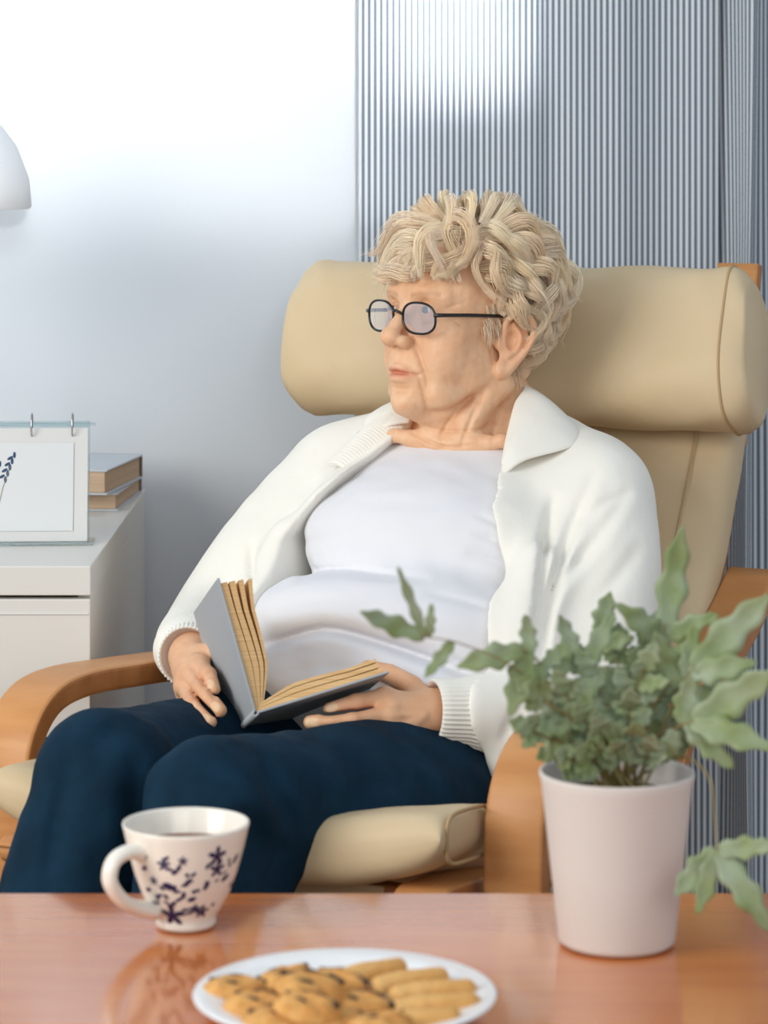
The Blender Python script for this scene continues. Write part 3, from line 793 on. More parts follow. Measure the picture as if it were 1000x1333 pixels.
    for s in (-1, 1):
        paint(0.5 * np.exp(-(((x - s * 0.043) / 0.02) ** 2 + ((y + 0.062) / 0.03) ** 2 + ((z + 0.025) / 0.02) ** 2)), (1.0, 0.82, 0.80))
        paint(0.6 * np.exp(-(((x - s * 0.031) / 0.016) ** 2 + ((y + 0.085) / 0.02) ** 2 + ((z - ez) / 0.011) ** 2)), (0.90, 0.76, 0.74))
        paint(0.5 * np.exp(-(((x - s * 0.082) / 0.012) ** 2 + ((y - 0.018) / 0.03) ** 2 + ((z + 0.01) / 0.035) ** 2)), (1.0, 0.80, 0.76))
        br = np.exp(-(((z - (zf(0.0245) + 0.05 * (np.abs(x) - 0.02) - 6 * (np.abs(x) - 0.034) ** 2)) / 0.003) ** 2)) * (s * x > 0.012) * (s * x < 0.05) * (y < -0.06)
        paint(0.6 * br, (0.66, 0.56, 0.50))
    paint(0.5 * np.exp(-((x / 0.012) ** 2 + ((y + 0.115) / 0.012) ** 2 + ((z - zf(-0.03)) / 0.012) ** 2)), (1.0, 0.84, 0.82))
    paint(0.25 * (vnoise(x, y, z, 160, 2.0) > 0.45), (0.90, 0.82, 0.78))
    return h2l(V), Fq, col

def add_hand(f, wrist, elbow, fingers, thumb, side):
    """fingers: lists of (knuckle, middle joint, tip)"""
    wrist = np.array(wrist)
    f.chain([elbow, wrist], [0.036, 0.026], 0.01)
    kn = [np.array(q[0]) for q in fingers]
    for i, q in enumerate(fingers):
        q = [np.array(a) for a in q]; r = (0.0092, 0.0096, 0.0090, 0.0078)[i]
        dist = q[1] + (q[2] - q[1]) * 0.45 + (q[1] - (q[0] + q[2]) / 2) * 0.25
        f.cap(wrist + (kn[i] - wrist) * 0.15, q[0], 0.015, r * 1.15, 0.012)
        f.chain([q[0], q[1], dist, q[2]], [r * 1.08, r * 1.0, r * 0.92, r * 0.78], 0.0025)
        f.ell(q[1], np.full(3, r * 1.07), 0.004)
    for i in range(3):
        f.cap(kn[i], kn[i + 1], 0.0095, 0.0095, 0.008)
        mid = (kn[i] + kn[i + 1]) / 2
        f.cap(wrist * 0.6 + mid * 0.4, wrist * 0.15 + mid * 0.85, 0.014, 0.009, 0.012)
    t = [np.array(a) for a in thumb]
    f.chain([wrist + (t[0] - wrist) * 0.4, t[0], t[1], t[2]], [0.015, 0.0125, 0.0105, 0.0085], 0.006)

R_F = [((-0.146, 0.152, 0.557), (-0.117, 0.119, 0.553), (-0.097, 0.098, 0.543)),
       ((-0.151, 0.139, 0.548), (-0.114, 0.100, 0.541), (-0.077, 0.076, 0.5255)),
       ((-0.157, 0.137, 0.535), (-0.119, 0.088, 0.5275), (-0.082, 0.064, 0.5145)),
       ((-0.165, 0.153, 0.523), (-0.138, 0.119, 0.509), (-0.107, 0.102, 0.497))]
R_T = ((-0.158, 0.172, 0.564), (-0.138, 0.172, 0.570), (-0.116, 0.166, 0.566))
L_F = [((0.086, 0.150, 0.541), (0.064, 0.124, 0.5375), (0.040, 0.108, 0.5315)),
       ((0.095, 0.139, 0.525), (0.068, 0.104, 0.5235), (0.028, 0.086, 0.5205)),
       ((0.098, 0.140, 0.509), (0.076, 0.112, 0.511), (0.040, 0.104, 0.509)),
       ((0.100, 0.146, 0.496), (0.078, 0.130, 0.500), (0.050, 0.126, 0.499))]
L_T = ((0.097, 0.196, 0.545), (0.066, 0.203, 0.556), (0.038, 0.204, 0.560))
NAIL = []
def nail_dir(fn, face):
    q1, q2 = np.array(fn[1]), np.array(fn[2]); d = q2 - q1; d /= np.linalg.norm(d)
    n = np.array(face, float); n -= d * (n @ d); n /= np.linalg.norm(n)
    return q2, d, n

def build_hand(which):
    if which == 'R':
        f = Field((-0.29, 0.035, 0.45), (-0.03, 0.40, 0.62), 0.0017)
        add_hand(f, (-0.183, 0.196, 0.556), (-0.265, 0.38, 0.556), R_F, R_T, -1)
        nails = [nail_dir(q, (0.25, -1.0, 0.25)) for q in R_F[:3]]
    else:
        f = Field((0.0, 0.04, 0.45), (0.27, 0.36, 0.62), 0.0017)
        add_hand(f, (0.122, 0.186, 0.521), (0.225, 0.325, 0.507), L_F, L_T, 1)
        nails = [nail_dir(q, (0.2, -1.0, 0.2)) for q in L_F[:2]]
        f.chain([(0.122, 0.168, 0.531), (0.10, 0.143, 0.537)], 0.003, 0.008)
    F_ = R_F if which == 'R' else L_F
    for i in range(3):                                     # the gaps between the fingers
        A_, B_ = [np.array(q) for q in F_[i]], [np.array(q) for q in F_[i + 1]]
        mids = [(a + b) / 2 for a, b in zip(A_, B_)]
        f.crease([mids[0] * 0.8 + mids[1] * 0.2, mids[1], mids[1] * 0.3 + mids[2] * 0.7, mids[2]], 0.0022, 0.0036, VIEW, 0.0, 0.05)
    for q in F_:                                           # wrinkles over the joints, tendons on the back of the hand
        q = [np.array(a) for a in q]; ax2 = q[2] - q[0]; ax2 /= np.linalg.norm(ax2); sd = np.cross(ax2, VIEW); sd /= np.linalg.norm(sd)
        for o_ in (-0.0035, 0.0, 0.0035):
            f.crease([q[1] + ax2 * o_ - sd * 0.007, q[1] + ax2 * o_, q[1] + ax2 * o_ + sd * 0.007], 0.0012, 0.0010, VIEW, 0.0, 0.04)
        w_ = np.array((-0.183, 0.196, 0.556) if which == 'R' else (0.122, 0.186, 0.521))
        f.crease([q[0], q[0] * 0.5 + w_ * 0.5, w_], 0.0030, -0.0014, VIEW, 0.0, 0.06)
    centres = []
    for i, (tip, d, n) in enumerate(nails):
        r = 0.0070
        c = tip - d * 0.002 + n * r * 0.86
        side_ = np.cross(d, n)
        R = np.column_stack([d, n, side_])
        f.ell(c, (0.0068, 0.0016, 0.0050), 0.0008, '+', R); centres.append((c, R))
    V, Fq = f.mesh(1)
    col = np.ones((len(V), 3)); col *= np.array([0.97, 0.90, 0.88])
    for c, R in centres:
        q = (V - c) @ R
        mk = (np.sqrt((q[:, 0] / 0.0072) ** 2 + (q[:, 2] / 0.0053) ** 2) < 1) & (np.abs(q[:, 1]) < 0.0026)
        col[mk] = (1.08, 1.22, 1.28)
    allj = np.array([q[1] for q in (R_F if which == 'R' else L_F)])
    dm = np.min(np.linalg.norm(V[:, None, :] - allj[None], axis=2), axis=1)
    col *= 1 - 0.12 * np.exp(-(dm / 0.011) ** 2)[:, None] * np.array([0.2, 1.0, 1.0])
    return V, Fq, col

def build_trunk():
    f = Field((-0.26, -0.30, 0.04), (0.26, 0.72, 0.80), 0.007)
    f.ell((0, 0.36, 0.47), (0.155, 0.11, 0.09), 0.03)
    f.ell((0, 0.37, 0.56), (0.14, 0.085, 0.08), 0.04)
    f.ell((0, 0.50, 0.665), (0.13, 0.075, 0.10), 0.05)
    f.chain([(-0.17, 0.56, 0.725), (0.17, 0.53, 0.725)], 0.035, 0.04)
    for arm in ([(0.185, 0.52, 0.722), (0.222, 0.44, 0.62), (0.232, 0.335, 0.507), (0.15, 0.215, 0.518)], [(-0.185, 0.56, 0.718), (-0.235, 0.475, 0.638), (-0.262, 0.385, 0.556), (-0.20, 0.23, 0.556)]):
        f.chain(arm, [0.045, 0.040, 0.034, 0.026], 0.02)
    for leg in ([(-0.11, 0.33, 0.430), (-0.130, 0.06, 0.454), (-0.108, -0.115, 0.486), (-0.138, -0.215, 0.09)], [(0.100, 0.33, 0.415), (0.080, 0.05, 0.446), (0.044, -0.155, 0.482), (0.054, -0.198, 0.09)]):
        f.chain(leg, [0.065, 0.052, 0.046, 0.035], 0.02)
    V, Fq = f.mesh(1)
    return V, Fq, np.ones((len(V), 3))

pieces = [build_head(), build_hand('R'), build_hand('L'), build_trunk()]
Vs, Fs_, Cs, n0 = [], [], [], 0
for V, Fq, c in pieces:
    Vs.append(V); Fs_.append(Fq + n0); Cs.append(c); n0 += len(V)
body = mesh_obj('body', np.vstack(Vs), np.vstack(Fs_), M['skin'], person)
vcol(body, 'tint', np.vstack(Cs))

# eyes
for s in (-1, 1):
    c = h2l((s * 0.0312, -0.0785, 0.0180))
    bm = bmesh.new(); bmesh.ops.create_uvsphere(bm, u_segments=20, v_segments=14, radius=0.0118)
    e = bm_obj('eyeball', bm, M['eye'], body, loc=tuple(c))
    g = Fh * 0.97 + np.array([0, 0, -0.03]); g /= np.linalg.norm(g)
    bm = bmesh.new(); bmesh.ops.create_uvsphere(bm, u_segments=16, v_segments=8, radius=0.0055)
    for v in bm.verts: v.co = Vector((v.co.x, v.co.y, v.co.z * 0.35)) 
    i = bm_obj('iris', bm, M['iris'], e); i.location = tuple(g * 0.0105); i.rotation_euler = Vector(g).to_track_quat('Z', 'Y').to_euler()

# ---- clothes
def torso(f, g=0.0, k=0.05):
    f.ell((0, 0.345, 0.475), (0.182 + g, 0.135 + g, 0.105 + g), k)
    f.ell((0, 0.352, 0.560), (0.172 + g, 0.118 + g, 0.085 + g), k)
    Rt = np.array(Matrix.Rotation(math.radians(-32), 3, 'X'))
    f.ell((0, 0.490, 0.660), (0.168 + g, 0.092 + g, 0.125 + g), k, '+', Rt)
    f.ell((0, 0.425, 0.672), (0.150 + g, 0.074 + g, 0.066 + g), k)
    f.chain([(-0.165, 0.565, 0.722), (-0.06, 0.565, 0.745), (0.06, 0.56, 0.745), (0.165, 0.54, 0.722)], 0.042 + g, k)

def creases(f, rows, reach=0.10):
    for (pts, w, d, b) in rows:
        f.crease([LP(*p) for p in pts], w, d, VIEW, b, reach)

def build_shirt():
    f = Field((-0.24, 0.14, 0.36), (0.24, 0.70, 0.84), 0.0032)
    torso(f, 0.0)
    f.ell((0.0, 0.335, 0.592), (0.166, 0.102, 0.056), 0.03)                 # roll above the belly crease
    f.ell((0.01, 0.295, 0.515), (0.178, 0.105, 0.066), 0.02)                # lower belly over the lap
    f.blur(6)
    creases(f, [
        ([(335, 842, 3.22), (380, 829, 3.17), (420, 820, 3.13), (470, 829, 3.11), (540, 851, 3.10), (600, 873, 3.11), (660, 900, 3.15)], 0.0055, 0.0200, -0.0060),
        ([(385, 756, 3.26), (415, 745, 3.24), (460, 743, 3.22), (510, 749, 3.21), (560, 752, 3.2)], 0.0060, 0.0090, -0.003),
        ([(660, 694, 3.22), (645, 681, 3.21), (618, 670, 3.20)], 0.0035, 0.0040, 0.001), ([(660, 716, 3.22), (642, 703, 3.21), (612, 692, 3.20)], 0.0035, 0.0045, 0.001),
        ([(660, 738, 3.21), (642, 729, 3.20), (605, 720, 3.18)], 0.0035, 0.0040, 0.001), ([(655, 795, 3.17), (610, 783, 3.15), (550, 770, 3.14)], 0.0045, 0.0040, 0.0),
        ([(655, 893, 3.12), (610, 866, 3.10), (570, 850, 3.10)], 0.0040, 0.0040, 0.0), ([(640, 912, 3.12), (600, 889, 3.10), (550, 872, 3.10)], 0.0045, 0.0040, 0.0),
        ([(365, 715, 3.30), (430, 700, 3.26), (520, 702, 3.22)], 0.0080, 0.0030, 0.0), ([(450, 650, 3.32), (540, 655, 3.28), (640, 648, 3.26)], 0.0100, 0.0022, 0.0),
        ([(350, 800, 3.22), (385, 785, 3.18), (440, 778, 3.14)], 0.0060, 0.0030, 0.0), ([(360, 880, 3.16), (420, 868, 3.12), (500, 878, 3.10)], 0.0070, 0.0025, 0.0)])
    f.cut(lambda x, y, z: (z - 0.767 - (y - 0.47) * 0.42 - 0.02 * (x / 0.1) ** 2) * 0.92, 0.004)      # neckline
    f.warp(lambda x, y, z: 0.0010 * vnoise(x, y, z, 60, 1.0))
    return f.mesh(2)
V, Fq = build_shirt(); mesh_obj('shirt', V, Fq, M['shirt'], person)

L_ARM = [(0.190, 0.520, 0.722), (0.226, 0.445, 0.625), (0.236, 0.335, 0.507), (0.165, 0.228, 0.516), (0.140, 0.200, 0.5195)]
R_ARM = [(-0.190, 0.562, 0.716), (-0.238, 0.478, 0.638), (-0.262, 0.385, 0.558), (-0.210, 0.240, 0.556), (-0.197, 0.214, 0.556)]
EDGE_L = np.array([(0.85, -0.055), (0.79, -0.067), (0.765, -0.088), (0.719, -0.126), (0.667, -0.160), (0.618, -0.157), (0.564, -0.150), (0.40, -0.15)])
EDGE_R = np.array([(0.85, 0.060), (0.814, 0.071), (0.765, 0.086), (0.705, 0.116), (0.643, 0.139), (0.546, 0.166), (0.476, 0.178), (0.40, 0.18)])
def build_cardigan():
    f = Field((-0.345, 0.13, 0.38), (0.345, 0.72, 0.86), 0.0036)
    torso(f, 0.016, 0.05)
    f.ell((0.0, 0.325, 0.575), (0.186, 0.105, 0.085), 0.03)
    for s in (-1, 1):
        f.chain([(s * 0.045, 0.590, 0.800), (s * 0.10, 0.580, 0.776), (s * 0.17, 0.556, 0.742)], [0.036, 0.040, 0.050], 0.03)
    f.chain(L_ARM, [0.066, 0.064, 0.058, 0.043, 0.037], 0.022, '+', 24)
    f.chain(R_ARM, [0.064, 0.060, 0.055, 0.042, 0.037], 0.022, '+', 24)
    # hanging front panel of the cardigan beside the belly, pooling on the seat
    f.chain([(0.175, 0.37, 0.66), (0.185, 0.30, 0.58), (0.195, 0.25, 0.50), (0.20, 0.22, 0.455)], [0.03, 0.030, 0.028, 0.022], 0.03, '+', 16)
    f.chain([(-0.165, 0.40, 0.66), (-0.178, 0.35, 0.58), (-0.185, 0.30, 0.51)], [0.03, 0.028, 0.022], 0.03, '+', 12)
    f.chain([(0.150, 0.50, 0.70), (0.178, 0.42, 0.63), (0.200, 0.34, 0.55), (0.205, 0.28, 0.50)], [0.05, 0.046, 0.042, 0.035], 0.03, '+', 14)
    f.chain([(-0.160, 0.52, 0.70), (-0.195, 0.44, 0.62), (-0.205, 0.38, 0.56)], [0.045, 0.040, 0.035], 0.03, '+', 12)
    f.blur(10)
    # folds: armpit and left side, right sleeve
    creases(f, [
        ([(722, 640, 3.24), (709, 699, 3.20), (699, 765, 3.17), (691, 830, 3.13), (688, 890, 3.12)], 0.0058, 0.0135, -0.004),
        ([(775, 610, 3.26), (747, 681, 3.20), (722, 750, 3.16), (706, 815, 3.13), (700, 870, 3.12)], 0.0062, 0.0100, 0.003),
        ([(820, 632, 3.26), (773, 704, 3.20), (735, 748, 3.17), (715, 785, 3.15)], 0.0065, 0.0060, 0.002),
        ([(818, 640, 3.25), (785, 655, 3.22), (752, 682, 3.20)], 0.0050, 0.0040, 0.0), ([(835, 700, 3.22), (800, 750, 3.18), (765, 790, 3.15)], 0.0080, 0.0040, 0.0),
        ([(838, 800, 3.20), (800, 830, 3.16), (760, 850, 3.13)], 0.0080, 0.0040, 0.0), ([(690, 900, 3.10), (665, 930, 3.05), (650, 965, 3.04)], 0.0060, 0.0050, 0.0),
        ([(330, 700, 3.40), (331, 745, 3.36), (342, 795, 3.30)], 0.0055, 0.0080, 0.003), ([(300, 740, 3.42), (290, 790, 3.36), (262, 830, 3.28)], 0.0070, 0.0045, 0.0),
        ([(420, 620, 3.44), (385, 670, 3.40), (352, 730, 3.36)], 0.0080, 0.0040, 0.0), ([(280, 800, 3.36), (250, 815, 3.30), (225, 830, 3.26)], 0.0060, 0.0040, 0.0)], 0.11)
    # open front: cut away between the two front edges
    def opening(x, y, z):
        zz = z + 0.0 * x
        l = np.interp(zz, EDGE_L[::-1, 0], EDGE_L[::-1, 1]); r = np.interp(zz, EDGE_R[::-1, 0], EDGE_R[::-1, 1])
        yc = np.interp(zz, [0.40, 0.60, 0.75, 0.80, 0.86], [0.34, 0.44, 0.545, 0.57, 0.58])
        inside = np.maximum(np.maximum(l - x, x - r), y - yc)          # < 0 inside the opening
        return -inside * 0.8
    f.cut(opening, 0.006)
    # neck hole
    f.ell((0, 0.56, 0.83), (0.064, 0.062, 0.075), 0.008, '-')
    # cut sleeves at the cuffs and the hem
    for A in (L_ARM, R_ARM):
        w = np.array(A[-1]); dd = w - np.array(A[-2]); dd /= np.linalg.norm(dd)
        f.ell(w + dd * 0.045, (0.046, 0.046, 0.046), 0.002, '-')
    f.warp(lambda x, y, z: 0.0016 * vnoise(x, y, z, 42, 0.6) + 0.0 * z)
    return f.mesh(2)
V, Fq = build_cardigan(); cardigan = mesh_obj('cardigan', V, Fq, M['cardigan'], person)

def cuff(A, r0, r1, length):
    a, w = np.array(A[-2]), np.array(A[-1]); d = (w - a) / np.linalg.norm(w - a)
    up = np.array([0, 0, 1.0]); n = up - d * (up @ d); n /= np.linalg.norm(n); b = np.cross(d, n)
    V, Fc = [], []; m = 176; prof = [(-0.040, r1 * 1.06), (-0.030, r1 * 1.05), (-0.012, r0 * 1.02), (0.010, r0), (0.020, r0 * 0.98), (0.0225, r0 * 0.93), (0.018, r0 * 0.86), (-0.01, r0 * 0.84)]
    for (t, r) in prof:
        for j in range(m):
            q = 2 * math.pi * j / m; rr = r + 0.0011 * math.cos(q * 44) * (1 if r > r0 * 0.95 else 0.3)
            V.append(w + d * t + (n * math.cos(q) * 1.0 + b * math.sin(q) * 0.94) * rr)
    for i in range(len(prof) - 1):
        for j in range(m):
            k = (j + 1) % m; Fc.append((i * m + j, i * m + k, (i + 1) * m + k, (i + 1) * m + j))
    return mesh_obj('cuff', [tuple(v) for v in V], Fc, M['cardigan'], cardigan)
cuff(L_ARM, 0.0365, 0.040, 0.05); cuff(R_ARM, 0.036, 0.039, 0.05)

def sheet(name, inner, outer, m, parent, th=0.0045, n=60, k=10, rib=0.0, bulge=0.004):
    """cloth strip lofted between two 3D curves, with a little roll and thickness"""
    A, B_ = catmull(inner, n), catmull(outer, n); V = []
    for i in range(n):
        for j in range(k):
            t = j / (k - 1); p = A[i] * (1 - t) + B_[i] * t
            p = p + np.array([0, -0.4, 0.9]) * (bulge * math.sin(math.pi * t) + rib * math.sin(i * 2 * math.pi * 30 / n) * (0.2 + 0.8 * math.sin(math.pi * t)))
            V.append(p)
    Fc = [(i * k + j, i * k + j + 1, (i + 1) * k + j + 1, (i + 1) * k + j) for i in range(n - 1) for j in range(k - 1)]
    o = mesh_obj(name, np.array(V), np.array(Fc), m, parent)
    md = o.modifiers.new('thickness', 'SOLIDIFY'); md.thickness = th; md.offset = 0
    md2 = o.modifiers.new('soft', 'SUBSURF'); md2.levels = 1; md2.render_levels = 1
    return o
# folded collar: round the neck, the left point lying on her left shoulder, ribbed roll on her right
sheet('collar', [(-0.058, 0.515, 0.800), (-0.066, 0.560, 0.823), (0.0, 0.632, 0.838), (0.066, 0.575, 0.845), (0.073, 0.532, 0.826), (0.082, 0.490, 0.790), (0.090, 0.462, 0.762)],
      [(-0.110, 0.498, 0.776), (-0.120, 0.550, 0.806), (0.0, 0.668, 0.812), (0.124, 0.578, 0.806), (0.162, 0.510, 0.784), (0.120, 0.458, 0.768), (0.098, 0.444, 0.750)], M['cardigan'], cardigan, 0.005, 80, 10, 0.0, 0.008)
sheet('ribbed_band', [(-0.062, 0.545, 0.812), (-0.070, 0.515, 0.790), (-0.090, 0.488, 0.764), (-0.112, 0.462, 0.737)],
      [(-0.100, 0.548, 0.814), (-0.112, 0.520, 0.797), (-0.128, 0.492, 0.776), (-0.146, 0.466, 0.748)], M['cardigan'], cardigan, 0.006, 200, 9, 0.0016, 0.010)

def build_jeans():
    f = Field((-0.24, -0.36, 0.055), (0.24, 0.52, 0.60), 0.0042)
    f.ell((0, 0.35, 0.452), (0.188, 0.15, 0.085), 0.04)
    f.chain([(-0.11, 0.33, 0.432), (-0.130, 0.06, 0.458), (-0.108, -0.115, 0.490)], [0.092, 0.075, 0.066], 0.03, '+', 14)
    f.chain([(0.100, 0.33, 0.418), (0.080, 0.05, 0.450), (0.044, -0.155, 0.486)], [0.096, 0.078, 0.065], 0.02, '+', 14)
    f.ell((0.135, 0.12, 0.436), (0.060, 0.16, 0.050), 0.03)
    f.chain([(-0.106, -0.115, 0.486), (-0.118, -0.165, 0.38), (-0.132, -0.205, 0.25), (-0.140, -0.225, 0.075)], [0.068, 0.070, 0.068, 0.072], 0.02, '+', 14)
    f.chain([(0.044, -0.155, 0.480), (0.040, -0.180, 0.38), (0.046, -0.195, 0.25), (0.056, -0.20, 0.075)], [0.066, 0.066, 0.065, 0.070], 0.012, '+', 14)
    # loose cloth behind the knees
    f.ell((-0.178, -0.075, 0.468), (0.030, 0.042, 0.050), 0.02)
    f.chain([(-0.170, -0.06, 0.47), (-0.178, -0.11, 0.36), (-0.18, -0.16, 0.20)], [0.030, 0.026, 0.02], 0.03)
    f.chain([(0.090, -0.085, 0.440), (0.082, -0.120, 0.39), (0.078, -0.145, 0.28)], [0.028, 0.028, 0.028], 0.025)
    # creases at the bent knees and along the shins
    creases(f, [
        ([(385, 1085, 2.74), (362, 1045, 2.71), (330, 1005, 2.68)], 0.0080, 0.0080, 0.003), ([(375, 1030, 2.74), (330, 992, 2.70), (285, 978, 2.67)], 0.0080, 0.0050, 0.0),
        ([(480, 1005, 2.85), (420, 975, 2.80), (370, 972, 2.76)], 0.0080, 0.0040, 0.0), ([(170, 985, 2.76), (168, 1060, 2.74), (155, 1160, 2.72)], 0.0110, 0.0070, 0.002),
        ([(92, 985, 2.80), (76, 1060, 2.78), (60, 1160, 2.76)], 0.0090, 0.0080, -0.003), ([(235, 1020, 2.68), (225, 1080, 2.66), (232, 1160, 2.65)], 0.0110, 0.0060, 0.0),
        ([(315, 1050, 2.66), (330, 1100, 2.65), (335, 1170, 2.65)], 0.0100, 0.0060, 0.0), ([(200, 935, 2.9), (150, 950, 2.83), (110, 975, 2.80)], 0.0110, 0.0040, 0.0)], 0.12)
    f.chain([(-0.02, 0.16, 0.50), (-0.015, 0.05, 0.47), (-0.025, -0.08, 0.44)], [0.010, 0.013, 0.012], 0.02, '-', 12)
    f.warp(lambda x, y, z: 0.0018 * vnoise(x, y, z, 48, 0.3) + 0.0008 * vnoise(x, y, z, 110, 1.3))
    return f.mesh(2)
V, Fq = build_jeans(); mesh_obj('jeans', V, Fq, M['jeans'], person)

# shirt hem that shows beside her hip
sheet('shirt_hem', [LP(528, 966, 3.03), LP(556, 980, 3.00), LP(580, 1000, 2.97), LP(596, 1030, 2.95)],
      [LP(585, 975, 3.05), LP(610, 990, 3.03), LP(626, 1010, 3.01), LP(634, 1036, 2.98)], M['shirt'], person, 0.003, 40, 8, 0.0, 0.006)

def build_shoe(name, ankle, toe):
    a, t = np.array(ankle), np.array(toe)
    f = Field(np.minimum(a, t) - 0.07, np.maximum(a, t) + 0.07, 0.004)
    f.chain([a + [0, 0.025, 0.0], a * 0.5 + t * 0.5, t], [0.036, 0.037, 0.034], 0.02)
    f.chain([a + [0, 0.0, 0.05], a], [0.034, 0.036], 0.02)
    f.cut(lambda x, y, z: 0.004 - z + 0 * x + 0 * y, 0.004)
    V, Fq = f.mesh(1); return mesh_obj(name, V, Fq, M['shoe'], person)
build_shoe('shoe', (-0.140, -0.215, 0.038), (-0.165, -0.345, 0.030)); build_shoe('shoe', (0.06, -0.19, 0.038), (0.055, -0.325, 0.030))

# ---- hair: undercoat and strands
HLY = [-0.09, -0.055, -0.025, 0.000, 0.020, 0.035, 0.060, 0.10]
HLZ = [0.066, 0.058, 0.040, 0.022, 0.016, -0.030, -0.082, -0.085]
def build_undercoat():
    f = Field((-0.11, -0.11, -0.11), (0.11, 0.13, 0.15), 0.0025)
    f.ell((0, 0.014, 0.040), (0.0775, 0.0960, 0.0860), 0.01)
    f.ell((0, 0.040, 0.045), (0.080, 0.080, 0.078), 0.02)
    f.ell((0, 0.055, -0.03), (0.056, 0.045, 0.050), 0.03)
    f.cut(lambda x, y, z: (np.interp(y, HLY, HLZ) - z + 0 * x) * 0.75, 0.006)
    f.warp(lambda x, y, z: 0.003 * vnoise(x, y, z, 120, 0.4))
    return f.mesh(1)
V, Fq = build_undercoat(); hair_base = mesh_obj('hair_base', h2l(V), Fq, M['hair_base'], person)

def build_strands():
    r = np.random.default_rng(21)
    C0, R0 = np.array([0, 0.012, 0.040]), np.array([0.077, 0.096, 0.085])
    Q = np.array([0.012, -0.015, 0.125])
    locks = []
    n_try = 0
    while len(locks) < 230 and n_try < 20000:
        n_try += 1
        d = r.normal(size=3); d /= np.linalg.norm(d)
        p = C0 + R0 * d
        if p[2] < np.interp(p[1], HLY, HLZ) + 0.002: continue
        if any(np.linalg.norm(p - l[0]) < 0.0108 for l in locks): continue
        nrm = d / R0; nrm /= np.linalg.norm(nrm)
        locks.append((p, nrm))
    paths = []
    NP = 14
    for (p, nrm) in locks:
        away = p - Q; tan = away - nrm * (away @ nrm); tan /= np.linalg.norm(tan) + 1e-9
        lat = np.cross(nrm, tan)
        top = np.clip((p[2] - 0.03) / 0.08, 0, 1); low = np.clip((0.0 - p[2]) / 0.06, 0, 1)
        ang = r.normal() * (0.30 - 0.15 * low) + 0.45 * math.sin(38 * p[0] + 31 * p[1]) * (1 - low)
        t1 = tan * math.cos(ang) + lat * math.sin(ang); l1 = np.cross(nrm, t1)
        L = (0.055 + 0.026 * top + 0.010 * r.normal()) * (1 - 0.45 * low)
        front = np.clip((-p[1] - 0.03) / 0.05, 0, 1); lift = (0.010 + 0.022 * top * (1 - 0.5 * front) + 0.006 * abs(r.normal())) * (1 - 0.85 * low)
        amp = (0.0085 + 0.006 * r.random()) * (1 - 0.9 * low); turns = 0.7 + 0.45 * r.random(); ph = 55 * p[1] + 40 * p[2] + 0.7 * r.normal(); hand = 1 if math.sin(45 * p[0] + 20 * p[1]) > -0.4 else -1
        t = np.linspace(0, 1, NP)
        q = p[None] + t1[None] * (L * t)[:, None] + nrm[None] * (lift * np.sin(np.pi * np.minimum(1, t * 1.15 + 0.05)) + 0.002)[:, None]
        env = np.minimum(1, t * 3)
        q = q + l1[None] * (hand * amp * env * np.sin(2 * np.pi * turns * t + ph))[:, None] + nrm[None] * (amp * 0.8 * env * (1 - 0.8 * t) * np.cos(2 * np.pi * turns * t + ph))[:, None]
        # stay outside the head
        e = (q - C0) / R0; rr = np.linalg.norm(e, axis=1); s = np.where(rr < 1.03, 1.03 / rr, 1.0); q = C0 + (q - C0) * s[:, None]
        # keep the face and the ears free
        hl = np.interp(q[:, 1], HLY, HLZ) - 0.012
        keep = (q[:, 2] > hl) | (q[:, 1] > 0.045)
        if not keep.all():
            c = np.argmin(keep); 
            if c < 4: continue
            q = catmull(q[:c], NP)
        shade = 0.92 + 0.16 * r.random(); warm = r.random()
        paths.append((q, 0.0078 * (1 - 0.35 * low) * (0.75 + 0.6 * r.random()), 62, shade, warm, low))
        for _ in range(2):
            j_ = r.normal(size=(1, 3)) * 0.003; paths.append((q + j_ * np.linspace(0.2, 2.2, NP)[:, None], 0.004, 3, shade * 1.08, warm, low))
    for k in range(84):                                   # short hair in front of and behind the ear
        s = r.choice([-1, 1]); frontside = k % 3 != 0
        if frontside: p = np.array([s * 0.0665, r.uniform(-0.030, -0.008), r.uniform(0.000, 0.034)]); p[0] = s * (0.0735 - 0.16 * max(0, -p[1] - 0.012)); d = np.array([0, 0.25, -1.0])
        else: p = np.array([s * r.uniform(0.045, 0.066), r.uniform(0.030, 0.062), r.uniform(-0.060, -0.01)]); d = np.array([-s * 0.2, 0.3, -1.0])
        t = np.linspace(0, 1, 6); L = r.uniform(0.014, 0.026)
        q = p[None] + d[None] * (L * t)[:, None] + np.array([s, 0, 0])[None] * (0.0016 * np.sin(np.pi * t))[:, None]
        paths.append((q, 0.0030, 4, 0.90, 0.7, 0.15))
    return paths
